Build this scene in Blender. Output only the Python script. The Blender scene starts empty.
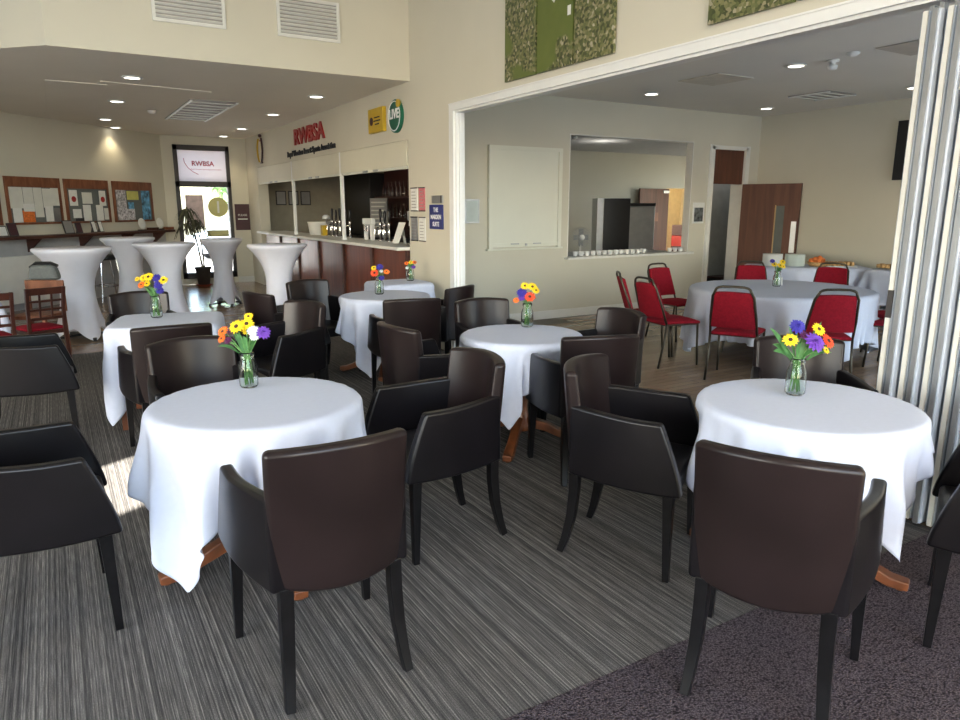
import bpy, bmesh, math, random
import numpy as np
from mathutils import Vector, Matrix
random.seed(7)
PI = math.pi
sc = bpy.context.scene
C = sc.collection

# ---------------------------------------------------------------- camera
cam_d = bpy.data.cameras.new('camera'); cam = bpy.data.objects.new('camera', cam_d); C.objects.link(cam)
cam_d.sensor_width = 36.0; cam_d.lens = 700.0/960.0*36.0; cam_d.clip_start = 0.05; cam_d.clip_end = 300
cam.location = (0, 0, 1.58)
cam.rotation_euler = (math.radians(90-12.33), 0, math.radians(-31.0))
sc.camera = cam
# ---------------------------------------------------------------- colour, world, sun, daylight at the windows
sc.view_settings.view_transform = 'Standard'; sc.view_settings.look = 'None'
sc.view_settings.exposure = -0.36; sc.view_settings.gamma = 1.0
sc.view_settings.use_curve_mapping = False
world = bpy.data.worlds.new('sky'); sc.world = world; world.use_nodes = True
wn = world.node_tree; bg = wn.nodes['Background']
sky = wn.nodes.new('ShaderNodeTexSky'); sky.sky_type = 'NISHITA'; sky.sun_disc = False
sky.sun_elevation = math.radians(34); sky.sun_rotation = math.radians(235); sky.air_density = 1.2; sky.dust_density = 2.0
wn.links.new(sky.outputs[0], bg.inputs['Color']); bg.inputs['Strength'].default_value = 1.7

def light(name, kind, loc, rot, energy, color=(1, 1, 1), **kw):
    d = bpy.data.lights.new(name, kind); d.energy = energy; d.color = color
    for k, v in kw.items(): setattr(d, k, v)
    o = bpy.data.objects.new(name, d); C.objects.link(o); o.location = loc; o.rotation_euler = rot
    return o
def aim(v):
    return Vector(v).to_track_quat('-Z', 'Y').to_euler()
light('sun', 'SUN', (-8, -4, 8), aim((.72, .40, -.45)), 80.0, (1, .95, .86), angle=math.radians(0.6))
DAY = (.60, .79, 1.0)
# windows of the hall behind and beside the viewer
light('daylight_back', 'AREA', (-.4, -4.4, 2.75), aim((0.05, 1, -.12)), 255, DAY, shape='RECTANGLE', size=7.4, size_y=3.6)
light('daylight_left', 'AREA', (-5.4, 1.6, 1.6), aim((1, .3, .22)), 300, DAY, shape='RECTANGLE', size=5.0, size_y=2.0)
# windows of the function room on the far side of the opening
light('daylight_room', 'AREA', (7.0, -1.6, 1.35), aim((0, 1, .12)), 190, DAY, shape='RECTANGLE', size=5.6, size_y=1.9)
# sky portal in the end window of the hall
pl_ = light('daylight_end', 'AREA', (2.76, 15.72, 1.1), aim((0, -1, 0)), 1, shape='RECTANGLE', size=.93, size_y=1.75); pl_.data.cycles.is_portal = True

# ---------------------------------------------------------------- materials
M = {}
def mat(name, col, rough=.6, metal=0., spec=.5, var=.06, scale=8., bump=0., bscale=60., coat=0., **kw):
    m = bpy.data.materials.new(name); m.use_nodes = True; nt = m.node_tree; p = nt.nodes['Principled BSDF']
    p.inputs['Roughness'].default_value = rough; p.inputs['Metallic'].default_value = metal
    p.inputs['Specular IOR Level'].default_value = spec
    if coat: p.inputs['Coat Weight'].default_value = coat
    tc = nt.nodes.new('ShaderNodeTexCoord'); n = nt.nodes.new('ShaderNodeTexNoise'); n.inputs['Scale'].default_value = scale
    nt.links.new(tc.outputs['Object'], n.inputs['Vector'])
    r = nt.nodes.new('ShaderNodeValToRGB')
    a = [max(0, c*(1-var)) for c in col[:3]]+[1]; b = [min(1, c*(1+var)) for c in col[:3]]+[1]
    r.color_ramp.elements[0].position = .3; r.color_ramp.elements[0].color = a
    r.color_ramp.elements[1].position = .7; r.color_ramp.elements[1].color = b
    nt.links.new(n.outputs['Fac'], r.inputs['Fac']); nt.links.new(r.outputs['Color'], p.inputs['Base Color'])
    if bump:
        n2 = nt.nodes.new('ShaderNodeTexNoise'); n2.inputs['Scale'].default_value = bscale
        nt.links.new(tc.outputs['Object'], n2.inputs['Vector'])
        bp = nt.nodes.new('ShaderNodeBump'); bp.inputs['Strength'].default_value = bump; bp.inputs['Distance'].default_value = .004
        nt.links.new(n2.outputs['Fac'], bp.inputs['Height']); nt.links.new(bp.outputs['Normal'], p.inputs['Normal'])
    for k, v in kw.items(): p.inputs[k.replace('_', ' ')].default_value = v
    M[name] = m; return m
def ramp_mat(name, tex, stops, scale3, rough=.8, bump=0., tscale=1., dist=0.0, coords='Object', detail=2., spec=.3):
    """stretched noise / voronoi through a colour ramp"""
    m = bpy.data.materials.new(name); m.use_nodes = True; nt = m.node_tree; p = nt.nodes['Principled BSDF']
    p.inputs['Roughness'].default_value = rough; p.inputs['Specular IOR Level'].default_value = spec
    tc = nt.nodes.new('ShaderNodeTexCoord'); mp = nt.nodes.new('ShaderNodeMapping'); mp.inputs['Scale'].default_value = scale3
    nt.links.new(tc.outputs[coords], mp.inputs['Vector'])
    t = nt.nodes.new('ShaderNodeTex'+tex); t.inputs['Scale'].default_value = tscale
    if tex == 'Noise': t.inputs['Detail'].default_value = detail; t.inputs['Distortion'].default_value = dist
    nt.links.new(mp.outputs[0], t.inputs['Vector'])
    r = nt.nodes.new('ShaderNodeValToRGB'); el = r.color_ramp.elements
    while len(el) < len(stops): el.new(.5)
    for e, (pos, c) in zip(el, stops): e.position = pos; e.color = (*c, 1)
    out = t.outputs['Fac'] if tex == 'Noise' else t.outputs['Distance']
    nt.links.new(out, r.inputs['Fac']); nt.links.new(r.outputs['Color'], p.inputs['Base Color'])
    if bump:
        bp = nt.nodes.new('ShaderNodeBump'); bp.inputs['Strength'].default_value = bump; bp.inputs['Distance'].default_value = .01
        nt.links.new(out, bp.inputs['Height']); nt.links.new(bp.outputs['Normal'], p.inputs['Normal'])
    M[name] = m; return m
def glow(name, col, strength):
    m = bpy.data.materials.new(name); m.use_nodes = True; p = m.node_tree.nodes['Principled BSDF']
    p.inputs['Base Color'].default_value = (*col, 1); p.inputs['Emission Color'].default_value = (*col, 1)
    p.inputs['Emission Strength'].default_value = strength; M[name] = m; return m
def glass(name, col=(1, 1, 1), rough=0.0, ior=1.45, trans=1.):
    m = bpy.data.materials.new(name); m.use_nodes = True; p = m.node_tree.nodes['Principled BSDF']
    p.inputs['Base Color'].default_value = (*col, 1); p.inputs['Roughness'].default_value = rough
    p.inputs['IOR'].default_value = ior; p.inputs['Transmission Weight'].default_value = trans; M[name] = m; return m

mat('wall_paint', (.62, .585, .48), .85, var=.02, scale=1.5, bump=.05, bscale=200, spec=.2)
mat('annex_paint', (.60, .57, .47), .85, var=.02, scale=1.5, bump=.05, bscale=200, spec=.2)
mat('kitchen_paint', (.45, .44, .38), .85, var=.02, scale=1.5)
mat('ceiling_paint', (.80, .74, .64), .9, var=.02, scale=1.2, spec=.2)
mat('annex_ceiling', (.78, .76, .72), .9, var=.02, scale=1.2, spec=.2)
mat('white_gloss', (.78, .78, .76), .35, var=.02)
mat('white_satin', (.72, .71, .66), .5, var=.03)
mat('partition_white', (.42, .46, .52), .25, var=.03)
mat('cream_panel', (.68, .65, .52), .45, var=.02, scale=3)
mat('shutter_white', (.72, .72, .62), .5, var=.015, scale=3)
mat('leather', (.006, .005, .006), .28, var=.25, scale=5, bump=.05, bscale=300, spec=.30)
mat('leather_brown', (.0135, .0085, .0085), .30, var=.2, scale=4, bump=.05, bscale=300, spec=.28)
mat('black_wood', (.005, .0045, .005), .34, spec=.22, var=.3, scale=20)
mat('linen', (.58, .615, .73), .85, var=.015, scale=40, bump=.08, bscale=400, spec=.15)
mat('spandex', (.74, .75, .84), .75, var=.02, scale=10, spec=.2)
mat('red_fabric', (.23, .006, .016), .9, var=.15, scale=60, spec=.2)
mat('bronze_metal', (.07, .06, .045), .35, .8, var=.1)
mat('chrome', (.7, .7, .72), .15, 1., var=.03)
mat('steel', (.42, .43, .44), .35, .8, var=.06)
mat('black_plastic', (.012, .012, .014), .35, var=.1)
mat('dark_frame', (.045, .04, .04), .45, var=.1)
mat('grey_vent', (.33, .31, .28), .6, var=.05)
mat('paper', (.74, .74, .70), .8, var=.04, scale=30)
mat('cork_grey', (.13, .14, .135), .9, var=.12, scale=60)
mat('ink', (.01, .01, .012), .6)
mat('sign_red', (.34, .012, .012), .35, var=.05)
mat('sign_yellow', (.55, .36, .02), .4, var=.05)
mat('sign_green', (.008, .11, .06), .35, var=.1)
mat('sign_blue', (.012, .02, .16), .35, var=.05)
mat('white_letter', (.8, .8, .8), .5, var=.01)
mat('maroon', (.06, .02, .025), .5, var=.1)
mat('pink_paper', (.62, .18, .20), .7, var=.2, scale=60)
mat('terracotta', (.30, .07, .03), .8, var=.15)
mat('orange_food', (.65, .16, .03), .7, var=.25, scale=40)
mat('bread', (.50, .30, .12), .8, var=.35, scale=50)
mat('leaf_green', (.07, .20, .06), .55, var=.3, scale=30)
mat('stem_green', (.10, .25, .06), .5, var=.3, scale=40)
mat('dry_leaf', (.07, .07, .035), .7, var=.5, scale=20)
for n_, c_ in dict(petal_yellow=(.85, .58, .01), petal_orange=(.85, .16, .015), petal_red=(.80, .07, .02), petal_purple=(.16, .05, .42),
                   petal_violet=(.04, .03, .32), petal_white=(.75, .78, .76), petal_dark=(.09, .01, .07)).items():
    mat(n_, c_, .6, var=.15, scale=60)
mat('flower_eye', (.05, .02, .01), .8, var=.3, scale=90)
glass('jar_glass', (.93, .98, .95), .02, 1.3)
def clear_pane():
    m = bpy.data.materials.new('pane_glass'); m.use_nodes = True; nt = m.node_tree; nt.nodes.clear()
    o = nt.nodes.new('ShaderNodeOutputMaterial'); t = nt.nodes.new('ShaderNodeBsdfTransparent'); g = nt.nodes.new('ShaderNodeBsdfGlossy'); g.inputs['Roughness'].default_value = .02
    f = nt.nodes.new('ShaderNodeFresnel'); f.inputs['IOR'].default_value = 1.35; x = nt.nodes.new('ShaderNodeMixShader')
    nt.links.new(f.outputs[0], x.inputs[0]); nt.links.new(t.outputs[0], x.inputs[1]); nt.links.new(g.outputs[0], x.inputs[2]); nt.links.new(x.outputs[0], o.inputs['Surface']); M['pane_glass'] = m
clear_pane()
glass('drink_glass', (.9, .9, .88), .03, 1.3)
mat('foot_wood', (.16, .050, .018), .35, var=.3, scale=12, coat=.3)
glow('lamp_glow', (1, .93, .80), 9.0)
def wood(name, a, b, sc3, rough=.4, dist=.6, spec=.4):
    return ramp_mat(name, 'Noise', [(.3, a), (.7, b)], sc3, rough, tscale=1., dist=dist, detail=5, spec=spec)
wood('mahogany', (.10, .022, .010), (.19, .050, .022), (2, 14, 1.2), .3)
wood('board_wood', (.13, .040, .018), (.27, .105, .05), (12, 12, 3), .45)
wood('door_wood', (.075, .026, .014), (.13, .048, .026), (14, 14, 1), .5)
wood('shelf_wood', (.045, .016, .012), (.09, .032, .02), (2, 12, 12), .45)
wood('lattice_wood', (.035, .010, .007), (.07, .022, .013), (10, 10, 2), .35)
def carpet_mat():
    m = bpy.data.materials.new('carpet'); m.use_nodes = True; nt = m.node_tree; p = nt.nodes['Principled BSDF']; L = nt.links
    p.inputs['Roughness'].default_value = .95; p.inputs['Specular IOR Level'].default_value = .1
    tc = nt.nodes.new('ShaderNodeTexCoord')
    def noise(sc, det, dim='3D'):
        mp = nt.nodes.new('ShaderNodeMapping'); mp.inputs['Scale'].default_value = sc; L.new(tc.outputs['Object'], mp.inputs['Vector'])
        n = nt.nodes.new('ShaderNodeTexNoise'); n.inputs['Scale'].default_value = 1; n.inputs['Detail'].default_value = det; L.new(mp.outputs[0], n.inputs['Vector']); return n.outputs['Fac']
    a = noise((165, .12, 0), 1.5); b = noise((240, 9, 0), 1.); c = noise((330, 200, 0), 0.)
    def math_(op, x, y):
        k = nt.nodes.new('ShaderNodeMath'); k.operation = op
        for i_, q in enumerate((x, y)):
            if isinstance(q, (int, float)): k.inputs[i_].default_value = q
            else: L.new(q, k.inputs[i_])
        return k.outputs[0]
    v = math_('ADD', math_('ADD', math_('MULTIPLY', a, .56), math_('MULTIPLY', b, .26)), math_('MULTIPLY', c, .18))
    r = nt.nodes.new('ShaderNodeValToRGB'); el = r.color_ramp.elements
    st = [(.36, (.034, .032, .032)), (.48, (.080, .075, .072)), (.56, (.130, .122, .113)), (.66, (.26, .245, .225))]
    while len(el) < 4: el.new(.5)
    for e, (q, cc) in zip(el, st): e.position = q; e.color = (*cc, 1)
    L.new(v, r.inputs['Fac']); L.new(r.outputs['Color'], p.inputs['Base Color'])
    bp = nt.nodes.new('ShaderNodeBump'); bp.inputs['Strength'].default_value = .4; bp.inputs['Distance'].default_value = .006; L.new(v, bp.inputs['Height']); L.new(bp.outputs['Normal'], p.inputs['Normal'])
    M['carpet'] = m
carpet_mat()
def mat_entrance():
    m = ramp_mat('entrance_mat', 'Voronoi', [(.0, (.145, .118, .130)), (.5, (.07, .055, .062)), (.85, (.022, .017, .02))], (120, 170, 1), .95, bump=.9, tscale=1., spec=.1)
mat_entrance()
def plank_floor():
    m = bpy.data.materials.new('plank_floor'); m.use_nodes = True; nt = m.node_tree; p = nt.nodes['Principled BSDF']
    p.inputs['Roughness'].default_value = .23
    tc = nt.nodes.new('ShaderNodeTexCoord'); mp = nt.nodes.new('ShaderNodeMapping'); mp.inputs['Rotation'].default_value = (0, 0, 0)
    nt.links.new(tc.outputs['Object'], mp.inputs['Vector'])
    b = nt.nodes.new('ShaderNodeTexBrick'); b.inputs['Scale'].default_value = 1; b.inputs['Brick Width'].default_value = 1.1; b.inputs['Row Height'].default_value = .09
    b.inputs['Mortar Size'].default_value = .0015; b.inputs['Color1'].default_value = (.36, .25, .16, 1); b.inputs['Color2'].default_value = (.28, .19, .12, 1); b.inputs['Mortar'].default_value = (.06, .035, .02, 1)
    nt.links.new(mp.outputs[0], b.inputs['Vector'])
    n = nt.nodes.new('ShaderNodeTexNoise'); mp2 = nt.nodes.new('ShaderNodeMapping'); mp2.inputs['Scale'].default_value = (2, 30, 1)
    nt.links.new(tc.outputs['Object'], mp2.inputs['Vector']); nt.links.new(mp2.outputs[0], n.inputs['Vector'])
    mx = nt.nodes.new('ShaderNodeMix'); mx.data_type = 'RGBA'; mx.blend_type = 'MULTIPLY'; mx.inputs[0].default_value = .35
    nt.links.new(b.outputs['Color'], mx.inputs[6]); nt.links.new(n.outputs['Color'], mx.inputs[7]); nt.links.new(mx.outputs[2], p.inputs['Base Color'])
    M['plank_floor'] = m
plank_floor()
def photo_mat(name, grassy, seed, flat=False):
    """aerial view: grass, hedges and small roofs"""
    m = bpy.data.materials.new(name); m.use_nodes = True; nt = m.node_tree; p = nt.nodes['Principled BSDF']; p.inputs['Roughness'].default_value = .45
    tc = nt.nodes.new('ShaderNodeTexCoord'); mp = nt.nodes.new('ShaderNodeMapping'); mp.inputs['Location'].default_value = (seed, seed*.7, seed*.3); mp.inputs['Rotation'].default_value = (0, .6, 0)
    nt.links.new(tc.outputs['Object'], mp.inputs['Vector'])
    v = nt.nodes.new('ShaderNodeTexVoronoi'); v.inputs['Scale'].default_value = 48; nt.links.new(mp.outputs[0], v.inputs['Vector'])
    r = nt.nodes.new('ShaderNodeValToRGB'); el = r.color_ramp.elements
    cols = [(0, (.02, .025, .010)), (.35, (.07, .085, .025)), (.6, (.16, .165, .06)), (.8, (.26, .23, .13)), (1, (.50, .45, .36))]
    while len(el) < len(cols): el.new(.5)
    for e, (a, c) in zip(el, cols): e.position = a; e.color = (*c, 1)
    nt.links.new(v.outputs['Color'], r.inputs['Fac'])
    n = nt.nodes.new('ShaderNodeTexNoise'); n.inputs['Scale'].default_value = 2.2; nt.links.new(mp.outputs[0], n.inputs['Vector'])
    st = nt.nodes.new('ShaderNodeValToRGB'); st.color_ramp.elements[0].position = grassy; st.color_ramp.elements[1].position = grassy+.04
    nt.links.new(n.outputs['Fac'], st.inputs['Fac'])
    n3 = nt.nodes.new('ShaderNodeTexNoise'); n3.inputs['Scale'].default_value = 6; nt.links.new(mp.outputs[0], n3.inputs['Vector'])
    g = nt.nodes.new('ShaderNodeValToRGB'); g.color_ramp.elements[0].color = (.085, .115, .02, 1); g.color_ramp.elements[1].color = (.14, .17, .035, 1)
    nt.links.new(n3.outputs['Fac'], g.inputs['Fac'])
    mx = nt.nodes.new('ShaderNodeMix'); mx.data_type = 'RGBA'; nt.links.new(st.outputs['Color'], mx.inputs[0]); nt.links.new(g.outputs['Color'], mx.inputs[6]); nt.links.new(r.outputs['Color'], mx.inputs[7])
    nt.links.new(mx.outputs[2], p.inputs['Base Color']); M[name] = m; return m

# ---------------------------------------------------------------- mesh helpers
class MB:
    def __init__(s): s.bm = bmesh.new()
    def box(s, c, d, rz=0, rx=0, ry=0):
        r = bmesh.ops.create_cube(s.bm, size=1.0)
        mt = Matrix.Translation(c) @ Matrix.Rotation(rz, 4, 'Z') @ Matrix.Rotation(ry, 4, 'Y') @ Matrix.Rotation(rx, 4, 'X') @ Matrix.Diagonal((d[0], d[1], d[2], 1))
        bmesh.ops.transform(s.bm, matrix=mt, verts=r['verts']); return s
    def bb(s, x0, x1, y0, y1, z0, z1): return s.box(((x0+x1)/2, (y0+y1)/2, (z0+z1)/2), (x1-x0, y1-y0, z1-z0))
    def beam(s, p0, p1, w0, d0, w1=None, d1=None, side=(1, 0, 0)):
        """tapered square bar"""
        w1 = w0 if w1 is None else w1; d1 = d0 if d1 is None else d1
        p0, p1 = Vector(p0), Vector(p1); a = (p1-p0).normalized(); u = Vector(side); u = (u-a*u.dot(a)).normalized(); v = a.cross(u)
        r = []
        for p, w, d in ((p0, w0, d0), (p1, w1, d1)):
            r.append([s.bm.verts.new(p+u*(sx*w/2)+v*(sy*d/2)) for sx, sy in ((-1, -1), (1, -1), (1, 1), (-1, 1))])
        s.bm.faces.new(r[0][::-1]); s.bm.faces.new(r[1])
        for i in range(4): s.bm.faces.new((r[0][i], r[0][(i+1) % 4], r[1][(i+1) % 4], r[1][i]))
        return s
    def sweep(s, pts, w, d, side=(1, 0, 0)):
        """rectangular section swept along a polyline; w, d lists"""
        rings = []; n = len(pts); pts = [Vector(p) for p in pts]
        for i, p in enumerate(pts):
            a = (pts[min(i+1, n-1)]-pts[max(i-1, 0)]).normalized(); u = Vector(side); u = (u-a*u.dot(a)).normalized(); v = a.cross(u)
            rings.append([s.bm.verts.new(p+u*(sx*w[i]/2)+v*(sy*d[i]/2)) for sx, sy in ((-1, -1), (1, -1), (1, 1), (-1, 1))])
        s.bm.faces.new(rings[0][::-1]); s.bm.faces.new(rings[-1])
        for q in range(n-1):
            for i in range(4): s.bm.faces.new((rings[q][i], rings[q][(i+1) % 4], rings[q+1][(i+1) % 4], rings[q+1][i]))
        return s
    def tube(s, pts, r, seg=8, closed=False):
        pts = [Vector(p) for p in pts]; n = len(pts); rings = []
        rr = r if isinstance(r, (list, tuple)) else [r]*n
        ref = None
        for i, p in enumerate(pts):
            a = (pts[(i+1) % n if closed else min(i+1, n-1)]-pts[(i-1) % n if closed else max(i-1, 0)]).normalized()
            if ref is None: ref = Vector((0, 0, 1)) if abs(a.z) < .9 else Vector((1, 0, 0))
            u = (ref-a*ref.dot(a)).normalized(); ref = u; v = a.cross(u)
            rings.append([s.bm.verts.new(p+(u*math.cos(t)+v*math.sin(t))*rr[i]) for t in [2*PI*k/seg for k in range(seg)]])
        for q in range(n if closed else n-1):
            A, B = rings[q], rings[(q+1) % n]
            for i in range(seg): s.bm.faces.new((A[i], A[(i+1) % seg], B[(i+1) % seg], B[i]))
        if not closed: s.bm.faces.new(rings[0][::-1]); s.bm.faces.new(rings[-1])
        return s
    def lathe(s, prof, c=(0, 0, 0), seg=24, cap=True, rfun=None):
        rings = []
        for r, z in prof:
            rings.append([s.bm.verts.new((c[0]+(rfun(r, z, t) if rfun else r)*math.cos(t), c[1]+(rfun(r, z, t) if rfun else r)*math.sin(t), c[2]+z)) for t in [2*PI*k/seg for k in range(seg)]])
        for A, B in zip(rings[:-1], rings[1:]):
            for i in range(seg): s.bm.faces.new((A[i], A[(i+1) % seg], B[(i+1) % seg], B[i]))
        if cap:
            s.bm.faces.new(rings[0][::-1]); s.bm.faces.new(rings[-1])
        return s
    def grid_slab(s, fo, fi, nu, nv):
        """closed slab between an outer and an inner surface f(u,v), u,v in 0..1"""
        O = [[s.bm.verts.new(fo(i/nu, j/nv)) for j in range(nv+1)] for i in range(nu+1)]
        I = [[s.bm.verts.new(fi(i/nu, j/nv)) for j in range(nv+1)] for i in range(nu+1)]
        for i in range(nu):
            for j in range(nv):
                s.bm.faces.new((O[i][j], O[i+1][j], O[i+1][j+1], O[i][j+1])); s.bm.faces.new((I[i][j+1], I[i+1][j+1], I[i+1][j], I[i][j]))
            s.bm.faces.new((O[i+1][0], O[i][0], I[i][0], I[i+1][0])); s.bm.faces.new((O[i][nv], O[i+1][nv], I[i+1][nv], I[i][nv]))
        for j in range(nv):
            s.bm.faces.new((O[0][j], O[0][j+1], I[0][j+1], I[0][j])); s.bm.faces.new((O[nu][j+1], O[nu][j], I[nu][j], I[nu][j+1]))
        return s
    def prism(s, poly, z0, z1):
        """polygon in xy extruded in z"""
        a = [s.bm.verts.new((x, y, z0)) for x, y in poly]; b = [s.bm.verts.new((x, y, z1)) for x, y in poly]; n = len(poly)
        s.bm.faces.new(a[::-1]); s.bm.faces.new(b)
        for i in range(n): s.bm.faces.new((a[i], a[(i+1) % n], b[(i+1) % n], b[i]))
        return s
    def build(s, name, m, parent=None, bevel=0, smooth=False, seg=2, subsurf=0, loc=None, rot=None):
        bmesh.ops.recalc_face_normals(s.bm, faces=s.bm.faces)
        me = bpy.data.meshes.new(name); s.bm.to_mesh(me); s.bm.free()
        me.materials.append(M[m] if isinstance(m, str) else m)
        o = bpy.data.objects.new(name, me); C.objects.link(o)
        if parent is not None: o.parent = parent
        if loc is not None: o.location = loc
        if rot is not None: o.rotation_euler = rot
        if smooth or bevel:
            for f in me.polygons: f.use_smooth = True
        if bevel:
            b = o.modifiers.new('bevel', 'BEVEL'); b.width = bevel; b.segments = seg; b.limit_method = 'ANGLE'; b.angle_limit = math.radians(40); b.harden_normals = True
        if subsurf:
            u = o.modifiers.new('sub', 'SUBSURF'); u.levels = subsurf; u.render_levels = subsurf
        return o
def tag(o, label, cat, group=None, kind=None):
    if label: o['label'] = label
    if cat: o['category'] = cat
    if group: o['group'] = group
    if kind: o['kind'] = kind
    return o
def thing(name, label, cat, loc=(0, 0, 0), rz=0, group=None):
    o = bpy.data.objects.new(name, None); C.objects.link(o); o.location = loc; o.rotation_euler = (0, 0, rz); o.empty_display_size = .1
    return tag(o, label, cat, group)
def copy_tree(o, parent=None):
    c = o.copy(); C.objects.link(c)
    if parent is not None: c.parent = parent
    for ch in [q for q in KIDS.get(o.name, [])]: copy_tree(ch, c)
    return c
KIDS = {}
def register(root):
    for o in bpy.data.objects:
        if o.parent: KIDS.setdefault(o.parent.name, [])
    KIDS.clear()
    for o in bpy.data.objects:
        if o.parent: KIDS.setdefault(o.parent.name, []).append(o)
def struct(o): o['kind'] = 'structure'; return o
def Sbox(name, m, *b, parent=None):
    o = MB().bb(*b).build(name, m, parent)
    return struct(o) if parent is None else o
def text_mesh(txt, size, depth=.002, bold=0.0, sx=1.0):
    cu = bpy.data.curves.new('t', 'FONT'); cu.body = txt; cu.size = size; cu.extrude = depth; cu.align_x = 'CENTER'; cu.align_y = 'CENTER'; cu.offset = bold
    o = bpy.data.objects.new('t', cu); me = bpy.data.meshes.new_from_object(o)
    bpy.data.objects.remove(o); bpy.data.curves.remove(cu)
    me.transform(Matrix.Diagonal((sx, 1, 1, 1))); me.transform(Matrix.Rotation(PI/2, 4, 'X'))
    return me
def letters(name, txt, size, m, parent, loc, depth=.002, bold=0., sx=1.0, ry=0):
    me = text_mesh(txt, size, depth, bold, sx); me.name = name; me.materials.append(M[m])
    o = bpy.data.objects.new(name, me); C.objects.link(o); o.parent = parent; o.location = loc; o.rotation_euler = (0, ry, 0)
    return o
WX = -PI/2     # frame for things on the wall x = 3.65: local x runs to the right in view, local y into the wall

# ================================================================ SETTING
W1 = 3.65; HX = 8.1; FY = 7.65
Sbox('floor_carpet', 'carpet', -6, W1-.02, 1.6, 8.75, -.05, 0).name = 'floor'
struct(MB().bb(-6, W1-.02, -4.6, 1.6, -.05, .003).build('floor', 'entrance_mat'))
struct(MB().prism([(-6, 8.75), (W1-.02, 8.75), (W1-.02, -1.8), (10.36, -1.8), (10.36, 8.1), (4.25, 8.1), (4.25, 7.62), (W1, 7.62), (W1, 15.6), (2.01, 15.6), (-6, 7.59+.0)], -.05, -.001).build('floor', 'plank_floor'))
# opening wall, with solid strip between opening and bar
struct(MB().bb(W1, W1+.10, -4.8, 6.6, 2.55, 4.9).build('wall_right', 'wall_paint'))
struct(MB().bb(W1, W1+.10, 6.6, 7.70, 0, 4.9).build('wall_right', 'wall_paint'))
struct(MB().bb(W1, W1+.10, -4.8, 1.35, 0, 2.55).build('wall_right', 'wall_paint'))
# bar wall: fascia above the counter opening
struct(MB().bb(W1, W1+.2, 7.70, 14.75, 2.345, 2.97).build('wall_bar', 'wall_paint'))
struct(MB().bb(W1, W1+.2, 14.75, 15.6, 0, 2.97).build('wall_bar', 'wall_paint'))
# upper fascia across the hall and its 45 degree return
struct(MB().bb(.13, W1, 7.62, 7.9, 2.97, 4.9).build('wall_fascia', 'wall_paint'))
struct(MB().prism([(.13, 7.62), (-4.0, 11.75), (-4.0, 12.1), (.2, 7.9)], 2.97, 4.9).build('wall_fascia', 'wall_paint'))
struct(MB().prism([(.13, 7.75), (W1, 7.75), (W1, 15.6), (2.01, 15.6), (-4.1, 9.49), (-4.1, 11.9)], 2.97, 3.05).build('ceiling', 'ceiling_paint')) if False else None
struct(MB().prism([(.13, 7.6205), (W1+.1, 7.6205), (W1+.1, 15.8), (1.8, 15.8), (-3.2, 10.9501)], 2.9695, 3.05).build('ceiling', 'ceiling_paint'))
struct(MB().bb(-6, W1, -4.8, 12, 4.9, 5.0).build('ceiling', 'ceiling_paint'))
# noticeboard wall at 45 degrees
def diag(t, off=0.0): return (2.01-t*.7071-off*.7071*-1, 15.6-t*.7071-off*.7071)   # t metres from corner; off = out from the wall
a0, a1 = diag(-.2), diag(11.2); b1_, b0 = diag(11.2, -.25), diag(-.2, -.25)
struct(MB().prism([a0, a1, b1_, b0], 0, 4.9).build('wall_left', 'wall_paint'))
# hall walls beside and behind the viewer, with window openings; unseen high slot added to shape the sun patch
struct(MB().bb(-5.62, -5.5, 4.3, 8.5, 0, 4.9).bb(-5.62, -5.5, -4.8, 4.3, 0, .5).bb(-5.62, -5.5, -4.8, -1.2, .5, 4.9).bb(-5.62, -5.5, -1.2, 4.3, 2.6, 3.36)
       .bb(-5.62, -5.5, -1.2, .72, 3.36, 4.9).bb(-5.62, -5.5, 1.62, 4.3, 3.36, 4.9).bb(-5.62, -5.5, .72, 1.62, 3.80, 4.9).build('wall_side', 'wall_paint'))
struct(MB().bb(-6, W1, -4.8, -4.6, 0, .9).bb(-6, W1, -4.8, -4.6, 4.6, 4.9).bb(-6, -4.3, -4.8, -4.6, .9, 4.6).bb(3.4, W1, -4.8, -4.6, .9, 4.6).build('wall_back', 'wall_paint'))
# window wall at the end
EW = 15.6
struct(MB().bb(1.6, 2.22, EW, EW+.25, 0, 2.971).bb(3.3, W1+.2, EW, EW+.25, 0, 2.971).bb(2.22, 3.3, EW, EW+.25, 2.8, 2.971).bb(2.22, 3.3, EW, EW+.25, 0, .12).build('wall_end', 'wall_paint'))
w = struct(thing('window_1', None, None, (2.76, EW, 0)))
MB().bb(-.54, -.46, -.02, .12, .12, 2.8).bb(.47, .54, -.02, .12, .12, 2.8).bb(-.54, .54, -.02, .12, 2.70, 2.8).bb(-.54, .54, -.02, .12, .12, .24).bb(-.54, .54, -.02, .12, 1.98, 2.09).build('window_frame', 'dark_frame', w)
MB().bb(-.46, .47, .05, .056, .24, 1.98).build('pane', 'pane_glass', w)
bl = MB().bb(-.46, .47, .03, .038, 2.09, 2.70)
mat('blind', (.66, .62, .63), .8, var=.02, Emission_Color=(1, .93, .95, 1), Emission_Strength=.0)
M['blind'].node_tree.nodes['Principled BSDF'].inputs['Transmission Weight'].default_value = .0
nt_ = M['blind'].node_tree; tr_ = nt_.nodes.new('ShaderNodeBsdfTranslucent'); tr_.inputs['Color'].default_value = (.85, .80, .82, 1)
ms_ = nt_.nodes.new('ShaderNodeMixShader'); ms_.inputs[0].default_value = .38; nt_.links.new(nt_.nodes['Principled BSDF'].outputs[0], ms_.inputs[1]); nt_.links.new(tr_.outputs[0], ms_.inputs[2]); nt_.links.new(ms_.outputs[0], nt_.nodes['Material Output'].inputs['Surface'])
b_ = bl.build('blind', 'blind', w)
mat('faint_red', (.42, .08, .10), .7)
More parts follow.
